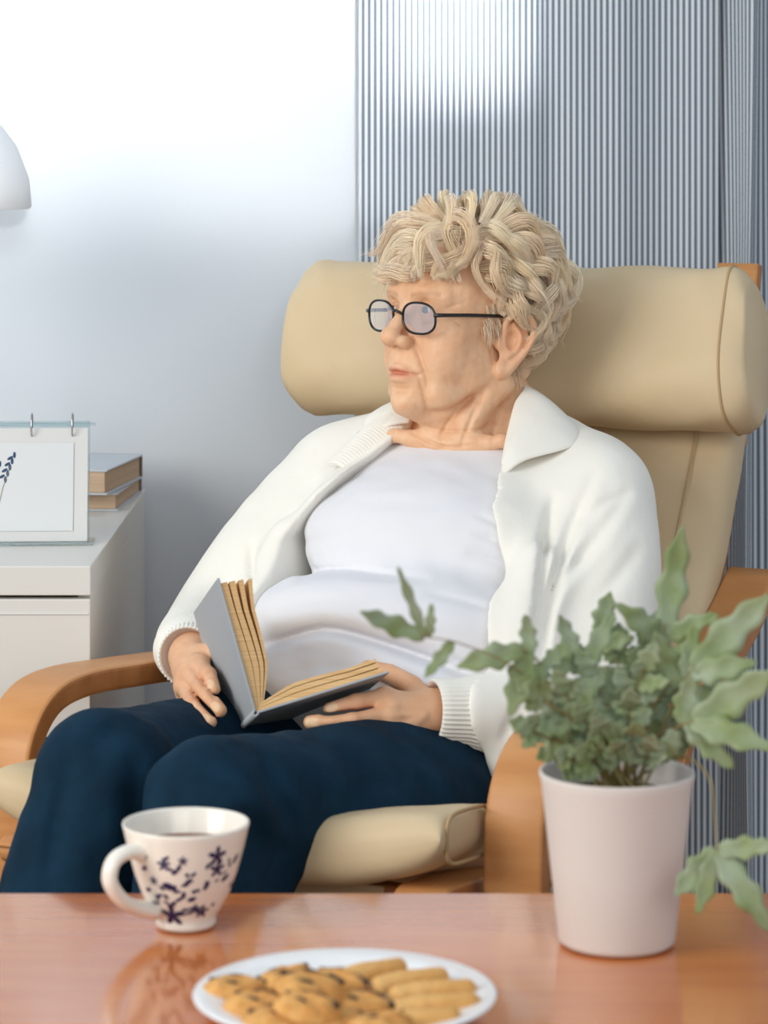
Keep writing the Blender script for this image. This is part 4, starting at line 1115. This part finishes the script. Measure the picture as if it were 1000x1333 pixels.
def strands_mesh(paths, seed=5):
    r = np.random.default_rng(seed)
    allV, allF, allC, n0 = [], [], [], 0
    sides = 3; a3 = np.arange(sides) * 2 * np.pi / sides
    for (q, w, ns, shade, warm, low) in paths:
        n = len(q); _, N, B = frames(q); t = np.linspace(0, 1, n)
        prof = (0.55 + 0.45 * np.sin(np.pi * np.minimum(1, t * 1.1))) * (1 - 0.55 * t ** 3)
        for _ in range(ns):
            rad = math.sqrt(r.random()); th = r.random() * 6.283
            tw = th + 1.2 * t * r.normal() * 0.5
            off = w * rad * prof
            c = q + N * (off * np.cos(tw))[:, None] * 1.25 + B * (off * np.sin(tw) * 0.75)[:, None] + r.normal(size=3)[None] * 0.0006 * t[:, None]
            _, n_, b_ = frames(c)
            rs = 0.00042 * (1 - 0.75 * t)
            V = c[:, None, :] + rs[:, None, None] * (np.cos(a3)[None, :, None] * n_[:, None] + np.sin(a3)[None, :, None] * b_[:, None])
            base = np.arange(n - 1)[:, None] * sides + np.arange(sides)[None]
            nxt = np.arange(n - 1)[:, None] * sides + ((np.arange(sides) + 1) % sides)[None]
            Fq = np.stack([base, nxt, nxt + sides, base + sides], -1).reshape(-1, 4) + n0
            s = shade * (0.92 + 0.14 * r.random())
            gold = np.array([1.0, 0.925 - 0.06 * warm, 0.80 - 0.15 * warm]); grey = np.array([0.88, 0.85, 0.83])
            cc = s * (gold * (1 - low) + grey * low)
            allV.append(V.reshape(-1, 3)); allF.append(Fq); allC.append(np.repeat(cc[None], n * sides, 0)); n0 += n * sides
    return np.vstack(allV), np.vstack(allF), np.vstack(allC)
V, Fq, Cc = strands_mesh(build_strands())
hair = mesh_obj('hair', h2l(V), Fq, M['hair'], person); vcol(hair, 'tint', np.clip(Cc, 0, 1.0)); hair['kind'] = 'stuff'

# ------------------------------------------------------------------ spectacles
gl = tag(empty('eyeglasses', (AX, AY, 0), -TH), 'black oval-rimmed reading glasses worn by the woman', 'glasses')
def lens_loop(s, n=40, k=1.0):
    out = []
    for i in range(n):
        a = 2 * math.pi * i / n; c, sn = math.cos(a), math.sin(a)
        x = 0.0262 * k * math.copysign(abs(c) ** 0.8, c); z = 0.0185 * k * math.copysign(abs(sn) ** 0.8, sn)
        X = s * 0.0350 + x + 0.0015
        out.append(h2l((X, -0.1050 + 1.6 * abs(X) ** 2 - 0.14 * z, 0.0075 + z)))
    return out
for s in (-1, 1):
    lp = lens_loop(s); tube_obj('rim', lp + lp[:2], 0.0015, M['frame_black'], gl, 8)
    q = lens_loop(s, 40, 0.97); c = sum(q) / len(q)
    q2 = [c + (p - c) * 0.5 + Fh * 0.0012 for p in q]; Vn = [tuple(p) for p in q] + [tuple(p) for p in q2] + [tuple(c + Fh * 0.0016)]
    Fc = [(i, (i + 1) % 40, 40 + (i + 1) % 40, 40 + i) for i in range(40)] + [(40 + i, 40 + (i + 1) % 40, 80) for i in range(40)]
    mesh_obj('lens', Vn, Fc, M['lens'], gl)
    hx = s * 0.0560
    tp = [(s * 0.0605, -0.0990, 0.0120), (s * 0.0665, -0.0965, 0.0128), (s * 0.0700, -0.090, 0.0134), (s * 0.0745, -0.055, 0.0160), (s * 0.0775, -0.015, 0.0180), (s * 0.0775, 0.008, 0.0190), (s * 0.076, 0.028, 0.010), (s * 0.074, 0.036, -0.008)]
    path = h2l(catmull(tp, 40))
    tube_obj('temple', path, np.linspace(0.0026, 0.0019, 40), M['frame_black'], gl, 8)
tube_obj('bridge', h2l(catmull([(-0.0080, -0.1055, 0.0110), (0.001, -0.1105, 0.0150), (0.0105, -0.1055, 0.0110)], 12)), 0.0018, M['frame_black'], gl, 8)

# ------------------------------------------------------------------ the open book in her hands
O = at(332, 930, 2.95)
ax_ = Vector((-0.040, 0.190, -0.070)).normalized()                      # along the spine, away from the camera
ld = Vector((-0.041, 0.010, 0.1434)).normalized(); rd = Vector((0.139, 0.010, 0.041)).normalized()
ob = tag(empty('book', O), 'open hardback with plain grey cover held on her lap', 'book')
BL, BW = 0.195, 0.150
def half(dr, nrm, arcs):
    """cover board and page block; dr runs from the spine to the fore edge, nrm towards the reader"""
    nrm = (nrm - dr * nrm.dot(dr) - ax_ * nrm.dot(ax_)).normalized()
    def P(a, b, c): return Vector(dr * a + ax_ * b + nrm * c)
    bm = bmesh.new(); vs = rbox(bm, (0.003, 0, 0), (BW, BL, 0.0026), 0.0008, 1)
    for v in bm.verts: v.co = P(*v.co)
    bm_obj('cover', bm, M['cover'], ob, smooth=False)
    # page block built from leaves fanned out in layers
    for k, (h0, h1, lift, ln) in enumerate(arcs):
        V = []; n = 18
        for side in (0, 1):
            for i in range(n):
                t = i / (n - 1); a = 0.002 + (BW - 0.008) * ln * t
                hump = math.sin(min(1, t * 1.3) * math.pi) * 0.004
                base = 0.0030 + (h0 if side == 0 else h1) * (0.35 + 0.65 * min(1, t * 3)) + (hump + lift * t * t) * ((h0 if side == 0 else h1) / 0.016)
                for b in (0.003, BL - 0.003): V.append(P(a, b, base))
        Fc = []
        for side in (0, 1):
            o_ = side * n * 2
            for i in range(n - 1): Fc.append((o_ + 2 * i, o_ + 2 * i + 1, o_ + 2 * i + 3, o_ + 2 * i + 2))
        for i in range(n - 1):
            Fc.append((2 * i, 2 * i + 2, n * 2 + 2 * i + 2, n * 2 + 2 * i)); Fc.append((2 * i + 1, 2 * i + 3, n * 2 + 2 * i + 3, n * 2 + 2 * i + 1))
        e0 = 2 * (n - 1); Fc.append((e0, e0 + 1, n * 2 + e0 + 1, n * 2 + e0)); Fc.append((0, 1, n * 2 + 1, n * 2))
        bm = bmesh.new(); bv = [bm.verts.new(v) for v in V]
        for q in Fc: bm.faces.new([bv[i] for i in q])
        bm_obj('page_block', bm, M['paper'], ob, smooth=False)
half(ld, rd, [(0.0, 0.007, 0.000, 1.0), (0.0074, 0.0125, 0.004, 0.995), (0.013, 0.0165, 0.008, 0.99), (0.0172, 0.0195, 0.012, 0.98)])
half(rd, ld, [(0.0, 0.005, 0.0, 1.0), (0.0055, 0.010, 0.002, 0.99), (0.0105, 0.0135, 0.003, 0.985)])
# rounded spine
sp = []
for k in range(9):
    t = k / 8; d = (ld * (1 - t) + rd * t).normalized(); sp.append(d * (0.004 + 0.0 * t) - (ld + rd).normalized() * 0.006 * math.sin(math.pi * t) + (ld + rd).normalized() * 0.0005)
V = [tuple(p + ax_ * b_) for p in sp for b_ in (0, BL)]
o = mesh_obj('spine', V, [(2 * i, 2 * i + 1, 2 * i + 3, 2 * i + 2) for i in range(8)], M['cover'], ob)
md = o.modifiers.new('thickness', 'SOLIDIFY'); md.thickness = 0.0022; md.offset = 0

# ------------------------------------------------------------------ coffee table and what stands on it
TZ, TFAR = 0.455, 2.526
tb = tag(empty('coffee_table', (0, 2.16, 0)), 'low glossy cherry-coloured wooden table in front of the chair', 'table')
box_obj('tabletop', (-0.62, -0.36, TZ - 0.028), (0.62, TFAR - 2.16, TZ), M['table'], tb, 0.003)
for sx in (-1, 1):
    for y in (-0.31, 0.31):
        box_obj('leg', (sx * 0.57 - 0.025, y - 0.025, 0), (sx * 0.57 + 0.025, y + 0.025, TZ - 0.0285), M['table'], tb, 0.003)
    box_obj('apron', (sx * 0.57 - 0.01, -0.284, TZ - 0.09), (sx * 0.57 + 0.01, 0.284, TZ - 0.029), M['table'], tb, 0.002)

# mug
mp = ground(242, 1206, TZ)
mug = tag(empty('mug', (mp.x, mp.y, TZ)), 'cream cup painted with small dark blue flowers, holding tea', 'cup')
RO = [(0.0, 0.001), (0.021, 0.0005), (0.0255, 0.002), (0.0265, 0.006), (0.0255, 0.009), (0.030, 0.016), (0.038, 0.030), (0.0455, 0.050), (0.051, 0.070), (0.0545, 0.086), (0.0555, 0.090)]
RI = [(0.0553, 0.0915), (0.0535, 0.0915), (0.0520, 0.089), (0.0475, 0.068), (0.041, 0.045), (0.030, 0.022), (0.018, 0.012), (0.0, 0.010)]
lathe_obj('cup_body', RO + RI, M['ceramic'], mug, 64)
lathe_obj('tea', [(0.0, 0.070), (0.030, 0.070), (0.0478, 0.0702)], M['tea'], mug, 48)
hp = catmull([(-0.034, -0.030, 0.072), (-0.046, -0.042, 0.076), (-0.058, -0.052, 0.070), (-0.061, -0.055, 0.054), (-0.052, -0.046, 0.036), (-0.040, -0.034, 0.026), (-0.026, -0.020, 0.020)], 30)
tube_obj('handle', hp, np.interp(np.linspace(0, 1, 30), [0, 0.15, 0.8, 1], [0.0085, 0.0062, 0.0062, 0.0085]), M['ceramic'], mug, 12, 1.35)
def surf_r(z): return float(np.interp(z, [q[1] for q in RO[3:]], [q[0] for q in RO[3:]]))
def painted(marks):
    V, Fc = [], []
    for (dx, z, l, w, ang) in marks:
        ph = -math.pi / 2 + dx; n0 = len(V); ca, sa = math.cos(ang), math.sin(ang)
        pts = [(0, 0)] + [(l * math.cos(2 * math.pi * k / 10), w * math.sin(2 * math.pi * k / 10)) for k in range(10)]
        for (a, b_) in pts:
            u, v = a * ca - b_ * sa, a * sa + b_ * ca; zz = z + v; r = surf_r(zz) + 0.0005; p2 = ph + u / r
            V.append((r * math.cos(p2), r * math.sin(p2), zz))
        Fc += [(n0, n0 + 1 + k, n0 + 1 + (k + 1) % 10) for k in range(10)]
    return mesh_obj('painted_flowers', V, Fc, M['cobalt'], mug)
marks = []
def flower(dx, z, r, n=5):
    for k in range(n):
        a = 2 * math.pi * k / n + 0.3; marks.append((dx + r * 0.62 * math.cos(a) / surf_r(z), z + r * 0.62 * math.sin(a), r * 0.5, r * 0.26, a))
    marks.append((dx, z, r * 0.35, r * 0.35, 0))
flower(-0.30, 0.018, 0.010); flower(-0.32, 0.066, 0.0058); flower(0.02, 0.070, 0.004); flower(0.62, 0.072, 0.0085); flower(0.66, 0.060, 0.007)
flower(-0.58, 0.050, 0.0040); flower(0.50, 0.021, 0.006); flower(0.30, 0.024, 0.005)
for (dx, z, l, w, a) in ((-0.27, 0.046, 0.006, 0.0035, -0.3), (0.10, 0.050, 0.005, 0.0022, 0.8), (-0.12, 0.060, 0.0042, 0.002, 0.7), (-0.15, 0.044, 0.004, 0.0018, 1.4), (0.02, 0.038, 0.004, 0.002, 1.3),
                         (0.20, 0.034, 0.0042, 0.0022, 0.3), (-0.42, 0.044, 0.003, 0.0016, -0.7), (-0.36, 0.036, 0.003, 0.0018, -0.8), (-0.22, 0.030, 0.0035, 0.0016, 0.6), (-0.08, 0.034, 0.0035, 0.0016, 0.6), (0.30, 0.042, 0.003, 0.0016, 0.2),
                         (0.48, 0.046, 0.0048, 0.0024, 1.2), (-0.28, 0.026, 0.0034, 0.0018, 1.2), (0.06, 0.024, 0.0035, 0.0015, 0.0), (0.18, 0.021, 0.0035, 0.0015, 0.5), (-0.20, 0.062, 0.003, 0.0014, -0.5), (-0.05, 0.064, 0.003, 0.0014, 0.9),
                         (0.46, 0.064, 0.0032, 0.0018, 1.0), (-0.75, 0.060, 0.004, 0.002, 0.5), (-0.8, 0.040, 0.004, 0.002, 0.2), (0.9, 0.05, 0.005, 0.0025, 0.5), (1.1, 0.065, 0.005, 0.0025, 0.9), (1.3, 0.04, 0.005, 0.0025, 0.2)):
    marks.append((dx, z, l, w, a))
rm = random.Random(11)
for k in range(34):
    marks.append((rm.uniform(-0.75, 1.0), rm.uniform(0.016, 0.072), rm.uniform(0.0018, 0.0034), rm.uniform(0.0010, 0.0017), rm.uniform(-1.5, 1.5)))
painted(marks)

# plate of biscuits
pc = ground(449, 1293, TZ + 0.018)
plate = tag(lathe_obj('plate', [(0.0, 0.0035), (0.060, 0.0035), (0.068, 0.0), (0.072, 0.0005), (0.074, 0.003), (0.098, 0.0125), (0.1185, 0.0178), (0.1190, 0.0190), (0.1175, 0.0196), (0.097, 0.0150), (0.072, 0.0065), (0.066, 0.0058), (0.0, 0.0058)], M['plate'], None, 72, (pc.x, pc.y, TZ + 0.0002)),
            'round white plate of biscuits on the table', 'plate')
def finger(px, py, z, rot, l, label):
    f = Field((-0.045, -0.02, -0.012), (0.045, 0.02, 0.014), 0.0014)
    f.chain([(-l, 0, 0), (-l * 0.3, 0.0008, 0.0008), (l * 0.4, -0.0008, 0.0004), (l, 0, 0)], [0.0085, 0.0092, 0.009, 0.0088], 0.002, '+', 10)
    f.cut(lambda x, y, z: -0.0058 - z + 0 * x + 0 * y, 0.003)
    f.warp(lambda x, y, z: 0.0005 * vnoise(x, y, z, 330, px))
    V, Fq = f.mesh(1); o = mesh_obj('finger_biscuit', V, Fq, M['finger']); p = ground(px, py, z)
    o.location = p; o.rotation_euler = (0, 0, rot); return tag(o, label, 'biscuit', 'finger biscuits on the plate')
ZP = TZ + 0.0062
for (px, py, dz, rot, l, lab) in ((482, 1268, 0.014, 0.62, 0.026, 'finger biscuit at the back of the row, leaning on the chocolate biscuits'), (533, 1279, 0.011, 0.45, 0.026, 'finger biscuit second from the back of the row on the plate'),
                                  (563, 1293, 0.010, 0.30, 0.028, 'finger biscuit in the middle of the row of five'), (566, 1311, 0.0085, 0.26, 0.029, 'finger biscuit beside the plate rim, second from the front of the row'),
                                  (540, 1330, 0.0075, 0.20, 0.028, 'finger biscuit at the front end of the row on the plate')):
    finger(px, py, ZP + dz, rot, l, lab)
def cookie(px, py, z, rot, tilt, r, label):
    e = tag(empty('chocolate_biscuit'), label, 'biscuit', 'chocolate biscuits piled on the plate')
    f = Field((-0.036, -0.03, -0.014), (0.036, 0.03, 0.016), 0.0013)
    f.ell((0, 0, 0.0), (r * 1.12, r * 0.78, 0.0075), 0.003)
    for k in range(7):
        a = k * 0.9 + px; f.ell((r * 0.6 * math.cos(a), r * 0.42 * math.sin(a), 0.003), (0.008, 0.0065, 0.0055), 0.004)
    f.warp(lambda x, y, z: 0.0008 * vnoise(x, y, z, 260, px * 0.1))
    V, Fq = f.mesh(1); mesh_obj('biscuit', V, Fq, M['cookie'], e)
    path = [(r * 0.95 * math.cos(a), r * 0.62 * math.sin(a), 0.0045 + 0.001 * math.sin(5 * a)) for a in np.linspace(0.2, 2.6, 16)]
    tube_obj('chocolate', path, 0.0026, M['choc'], e, 7)
    path = [(-r * 0.7 + r * 1.2 * t, -r * 0.25 + 0.006 * math.sin(5 * t), 0.0078 - 0.004 * (2 * t - 1) ** 2) for t in np.linspace(0, 0.55, 9)]
    tube_obj('chocolate', path, 0.0016, M['choc'], e, 6)
    e.location = ground(px, py, z); e.rotation_euler = (tilt, tilt * 0.6, rot); return e
CL = 'knobbly brown biscuit streaked with chocolate, in the bottom layer of the heap'
for i, (px, py, dz, rot, tilt, r, lab) in enumerate((
        (308, 1290, 0.009, 0.1, 0.10, 0.025, 'knobbly chocolate-streaked biscuit closest to the plate rim beside the mug'), (372, 1276, 0.011, 0.6, -0.12, 0.025, 'knobbly chocolate-streaked biscuit at the back of the heap, behind the topmost one'),
        (338, 1312, 0.009, -0.2, 0.12, 0.026, CL), (440, 1283, 0.012, -0.4, 0.2, 0.024, 'tilted knobbly biscuit between the heap and the rearmost finger biscuit'), (365, 1330, 0.009, 0.3, 0.1, 0.027, CL),
        (470, 1312, 0.0095, -0.5, 0.12, 0.027, 'knobbly chocolate-streaked biscuit touching the ends of the finger biscuits'), (432, 1332, 0.009, 0.2, 0.14, 0.026, CL),
        (405, 1288, 0.024, 0.3, 0.28, 0.027, 'knobbly chocolate-streaked biscuit lying topmost on the heap'), (492, 1336, 0.009, 0.4, -0.1, 0.025, CL), (400, 1314, 0.020, -0.3, 0.2, 0.024, 'small knobbly biscuit resting on the heap in front of the topmost one'))):
    cookie(px, py, ZP + dz, rot, tilt, r, lab)

# potted fern
pp = ground(803, 1228, TZ)
pot = tag(empty('potted_fern', (pp.x, pp.y, TZ)), 'blue-green fern with lobed fronds in a tapered white pot', 'plant')
lathe_obj('pot', [(0.0, 0.001), (0.046, 0.001), (0.049, 0.003), (0.0500, 0.006), (0.0570, 0.070), (0.0645, 0.138), (0.0665, 0.1455), (0.0660, 0.1475), (0.0640, 0.1480), (0.0620, 0.145), (0.0595, 0.12), (0.0, 0.118)], M['pot'], pot, 64)
lathe_obj('soil', [(0.0, 0.129), (0.02, 0.1295), (0.04, 0.127), (0.0603, 0.125)], M['soil'], pot, 32)
PO = Vector((pp.x, pp.y, TZ))

def blade(V, Fc, base, tip, up, w, n=12, wave=0.0, curl=0.0, seed=0.0):
    """one leaf lobe: base/tip points, up normal, half width w"""
    base, tip, up = np.array(base), np.array(tip), np.array(up, float)
    d = tip - base; L = np.linalg.norm(d); d = d / L
    up = up - d * (up @ d); up /= np.linalg.norm(up) + 1e-9; side = np.cross(d, up); n0 = len(V)
    for i in range(n + 1):
        t = i / n
        ww = w * (math.sin(math.pi * min(1, t * 0.93 + 0.07)) ** 0.75) * (1 - 0.25 * t) + 0.0006
        ww *= 1 + wave * math.sin(t * 19 + seed)
        c = base + d * L * t + up * (curl * L * math.sin(math.pi * t) - 0.25 * curl * L * t)
        for k, o_ in enumerate((-1, -0.5, 0, 0.5, 1)):
            V.append(tuple(c + side * ww * o_ + up * (0.22 * ww * abs(o_) + 0.10 * ww * math.sin(t * 15 + seed + 2 * o_))))
    for i in range(n):
        for k in range(4):
            a = n0 + i * 5 + k; Fc.append((a, a + 1, a + 6, a + 5))

def frond(pts, lobes, label=None, stem_r=0.0011, face=(0, -1, 0.35)):
    """pts: stem control points in the world; lobes: (t on stem, tip point, half width)"""
    P = np.array([np.array(p) - np.array(PO) for p in pts]); path = catmull(P, 40)
    V, Fc = [], []
    for i, (t, tip, w) in enumerate(lobes):
        b_ = path[int(round(t * 39))]
        blade(V, Fc, b_, np.array(tip) - np.array(PO), face, w, 20, 0.20, 0.10 * math.sin(i * 2.1 + len(lobes)), i * 1.7)
    fr = mesh_obj('frond', V, Fc, M['frond'], pot)
    md = fr.modifiers.new('thickness', 'SOLIDIFY'); md.thickness = 0.0007
    tube_obj('stem', path, np.linspace(stem_r * 1.5, stem_r * 0.8, 40), M['stem'], fr, 6)
    return fr
YP = pp.y
def A(px, py, dy=0.0): return at(px, py, YP + dy)
r_ = random.Random(4)
def soil_pt(): 
    a = r_.uniform(0, 6.28); q = r_.uniform(0, 0.03); return Vector((pp.x + q * math.cos(a), pp.y + q * math.sin(a), TZ + 0.126))
def pinnate(pts, n, ll, w, dy=0.0, t0=0.35, tipw=None, droop=0.0):
    """frond with n pairs of finger lobes along the upper stem, and an end lobe"""
    P = catmull(np.array([np.array(p) for p in pts]), 40); lob = []
    for i in range(n):
        t = t0 + (0.92 - t0) * i / max(1, n - 1) if n > 1 else t0
        k = int(t * 39); d = P[min(39, k + 2)] - P[max(0, k - 2)]; d /= np.linalg.norm(d)
        sd = np.cross(d, np.array([0, -1.0, 0.2])); sd /= np.linalg.norm(sd)
        s_ = (1 - 0.45 * (t - t0) / (1 - t0 + 1e-6))
        for s in (-1, 1):
            j = r_.uniform(0.8, 1.15)
            tip = P[k] + (d * 0.75 + sd * s * 0.75) * ll * s_ * j + np.array([0, r_.uniform(-0.35, 0.35) * ll, -droop * ll])
            lob.append((t, tip, w * s_))
    d = P[-1] - P[-3]; d /= np.linalg.norm(d)
    lob.append((0.97, P[-1] + d * ll * 0.9, tipw or w))
    return frond(pts, lob)
# the fronds that stand out
frond([soil_pt(), A(838, 960, .01), A(862, 860, .02), A(866, 810, .02)], [(0.86, A(889, 684, .03), 0.0135), (0.80, A(802, 786, .0), 0.0115), (0.84, A(935, 800, .0), 0.0095), (0.70, A(905, 850, -.02), 0.010), (0.66, A(815, 850, .0), 0.011)])
frond([soil_pt(), A(850, 970, -.01), A(885, 900, -.03), A(905, 865, -.04)], [(0.95, A(1006, 772, -.05), 0.0150), (0.85, A(985, 862, -.06), 0.012), (0.80, A(905, 815, -.02), 0.0095), (0.7, A(852, 822, -.03), 0.0105), (0.6, A(940, 900, -.03), 0.010)])
frond([soil_pt(), A(855, 975, -.02), A(885, 945, -.05), A(905, 940, -.06)], [(0.95, A(1012, 872, -.09), 0.0150), (0.9, A(1010, 975, -.09), 0.0125), (0.8, A(955, 1000, -.07), 0.011), (0.72, A(900, 880, -.05), 0.011), (0.6, A(868, 990, -.04), 0.009)])
frond([soil_pt(), A(770, 960, -.01), A(735, 905, -.03), A(700, 860, -.04), A(680, 845, -.05)], [(0.97, A(594, 868, -.06), 0.0110), (0.9, A(664, 932, -.06), 0.0120), (0.85, A(684, 800, -.04), 0.0072), (0.72, A(690, 925, -.05), 0.012), (0.68, A(742, 838, -.03), 0.0075), (0.5, A(712, 960, -.04), 0.012), (0.45, A(790, 880, -.02), 0.009)])
frond([soil_pt(), A(785, 960, .0), A(765, 890, -.01), A(752, 855, -.01)], [(0.97, A(728, 800, -.01), 0.0078), (0.9, A(716, 868, -.03), 0.0085), (0.8, A(800, 796, .01), 0.0092), (0.6, A(812, 868, .0), 0.0095), (0.55, A(728, 925, -.02), 0.0100)])
frond([soil_pt(), A(790, 950, .02), A(770, 860, .03), A(782, 820, .03)], [(0.95, A(795, 770, .03), 0.0100), (0.8, A(826, 830, .02), 0.0090), (0.7, A(740, 850, .03), 0.009), (0.5, A(835, 880, .02), 0.010)])
# the long thin frond reaching out to her side, with a small three-lobed end
frond([soil_pt(), A(740, 930, -.02), A(668, 868, -.06), A(600, 838, -.09), A(548, 828, -.11)], [(0.97, A(468, 796, -.13), 0.0085), (0.985, A(518, 738, -.12), 0.0042), (0.95, A(562, 786, -.11), 0.0042), (0.80, A(553, 882, -.10), 0.0055)], stem_r=0.0006)
# the frond that hangs over the rim on the window side
frond([soil_pt(), A(880, 985, -.03), A(922, 1010, -.06), A(930, 1060, -.08), A(934, 1112, -.09)], [(0.98, A(878, 1166, -.09), 0.0115), (0.97, A(908, 1190, -.10), 0.0090), (0.99, A(1006, 1214, -.11), 0.0120), (0.97, A(1010, 1100, -.11), 0.0095)], stem_r=0.0009)
# the bushy middle
for (x, y, dy, n, ll, w) in ((700, 905, -.05, 2, 0.030, 0.0095), (735, 900, -.045, 2, 0.028, 0.009), (770, 880, -.02, 2, 0.030, 0.0095), (805, 850, .03, 2, 0.030, 0.010), (840, 870, -.03, 3, 0.030, 0.010), (865, 900, .02, 2, 0.032, 0.010),
                             (820, 920, -.05, 2, 0.028, 0.009), (760, 935, -.05, 2, 0.026, 0.009), (890, 935, .04, 2, 0.030, 0.010), (850, 830, .05, 2, 0.028, 0.009), (720, 950, .0, 2, 0.026, 0.009), (800, 940, .04, 2, 0.026, 0.009), (945, 900, .02, 2, 0.03, 0.0105),
                             (735, 985, -.06, 2, 0.022, 0.009), (762, 985, -.055, 2, 0.024, 0.009), (800, 975, -.06, 2, 0.022, 0.009), (690, 950, -.05, 2, 0.026, 0.0095), (845, 975, -.05, 2, 0.024, 0.009), (825, 955, -.06, 1, 0.026, 0.010), (780, 950, -.06, 2, 0.024, 0.009), (875, 960, .0, 2, 0.026, 0.0095), (755, 955, .03, 2, 0.026, 0.009)):
    b0 = soil_pt(); e_ = A(x, y, dy); mid = Vector(((b0.x * 0.6 + e_.x * 0.4), (b0.y * 0.6 + e_.y * 0.4), b0.z * 0.42 + e_.z * 0.58))
    pinnate([b0, mid, e_], n, ll, w, t0=0.7)
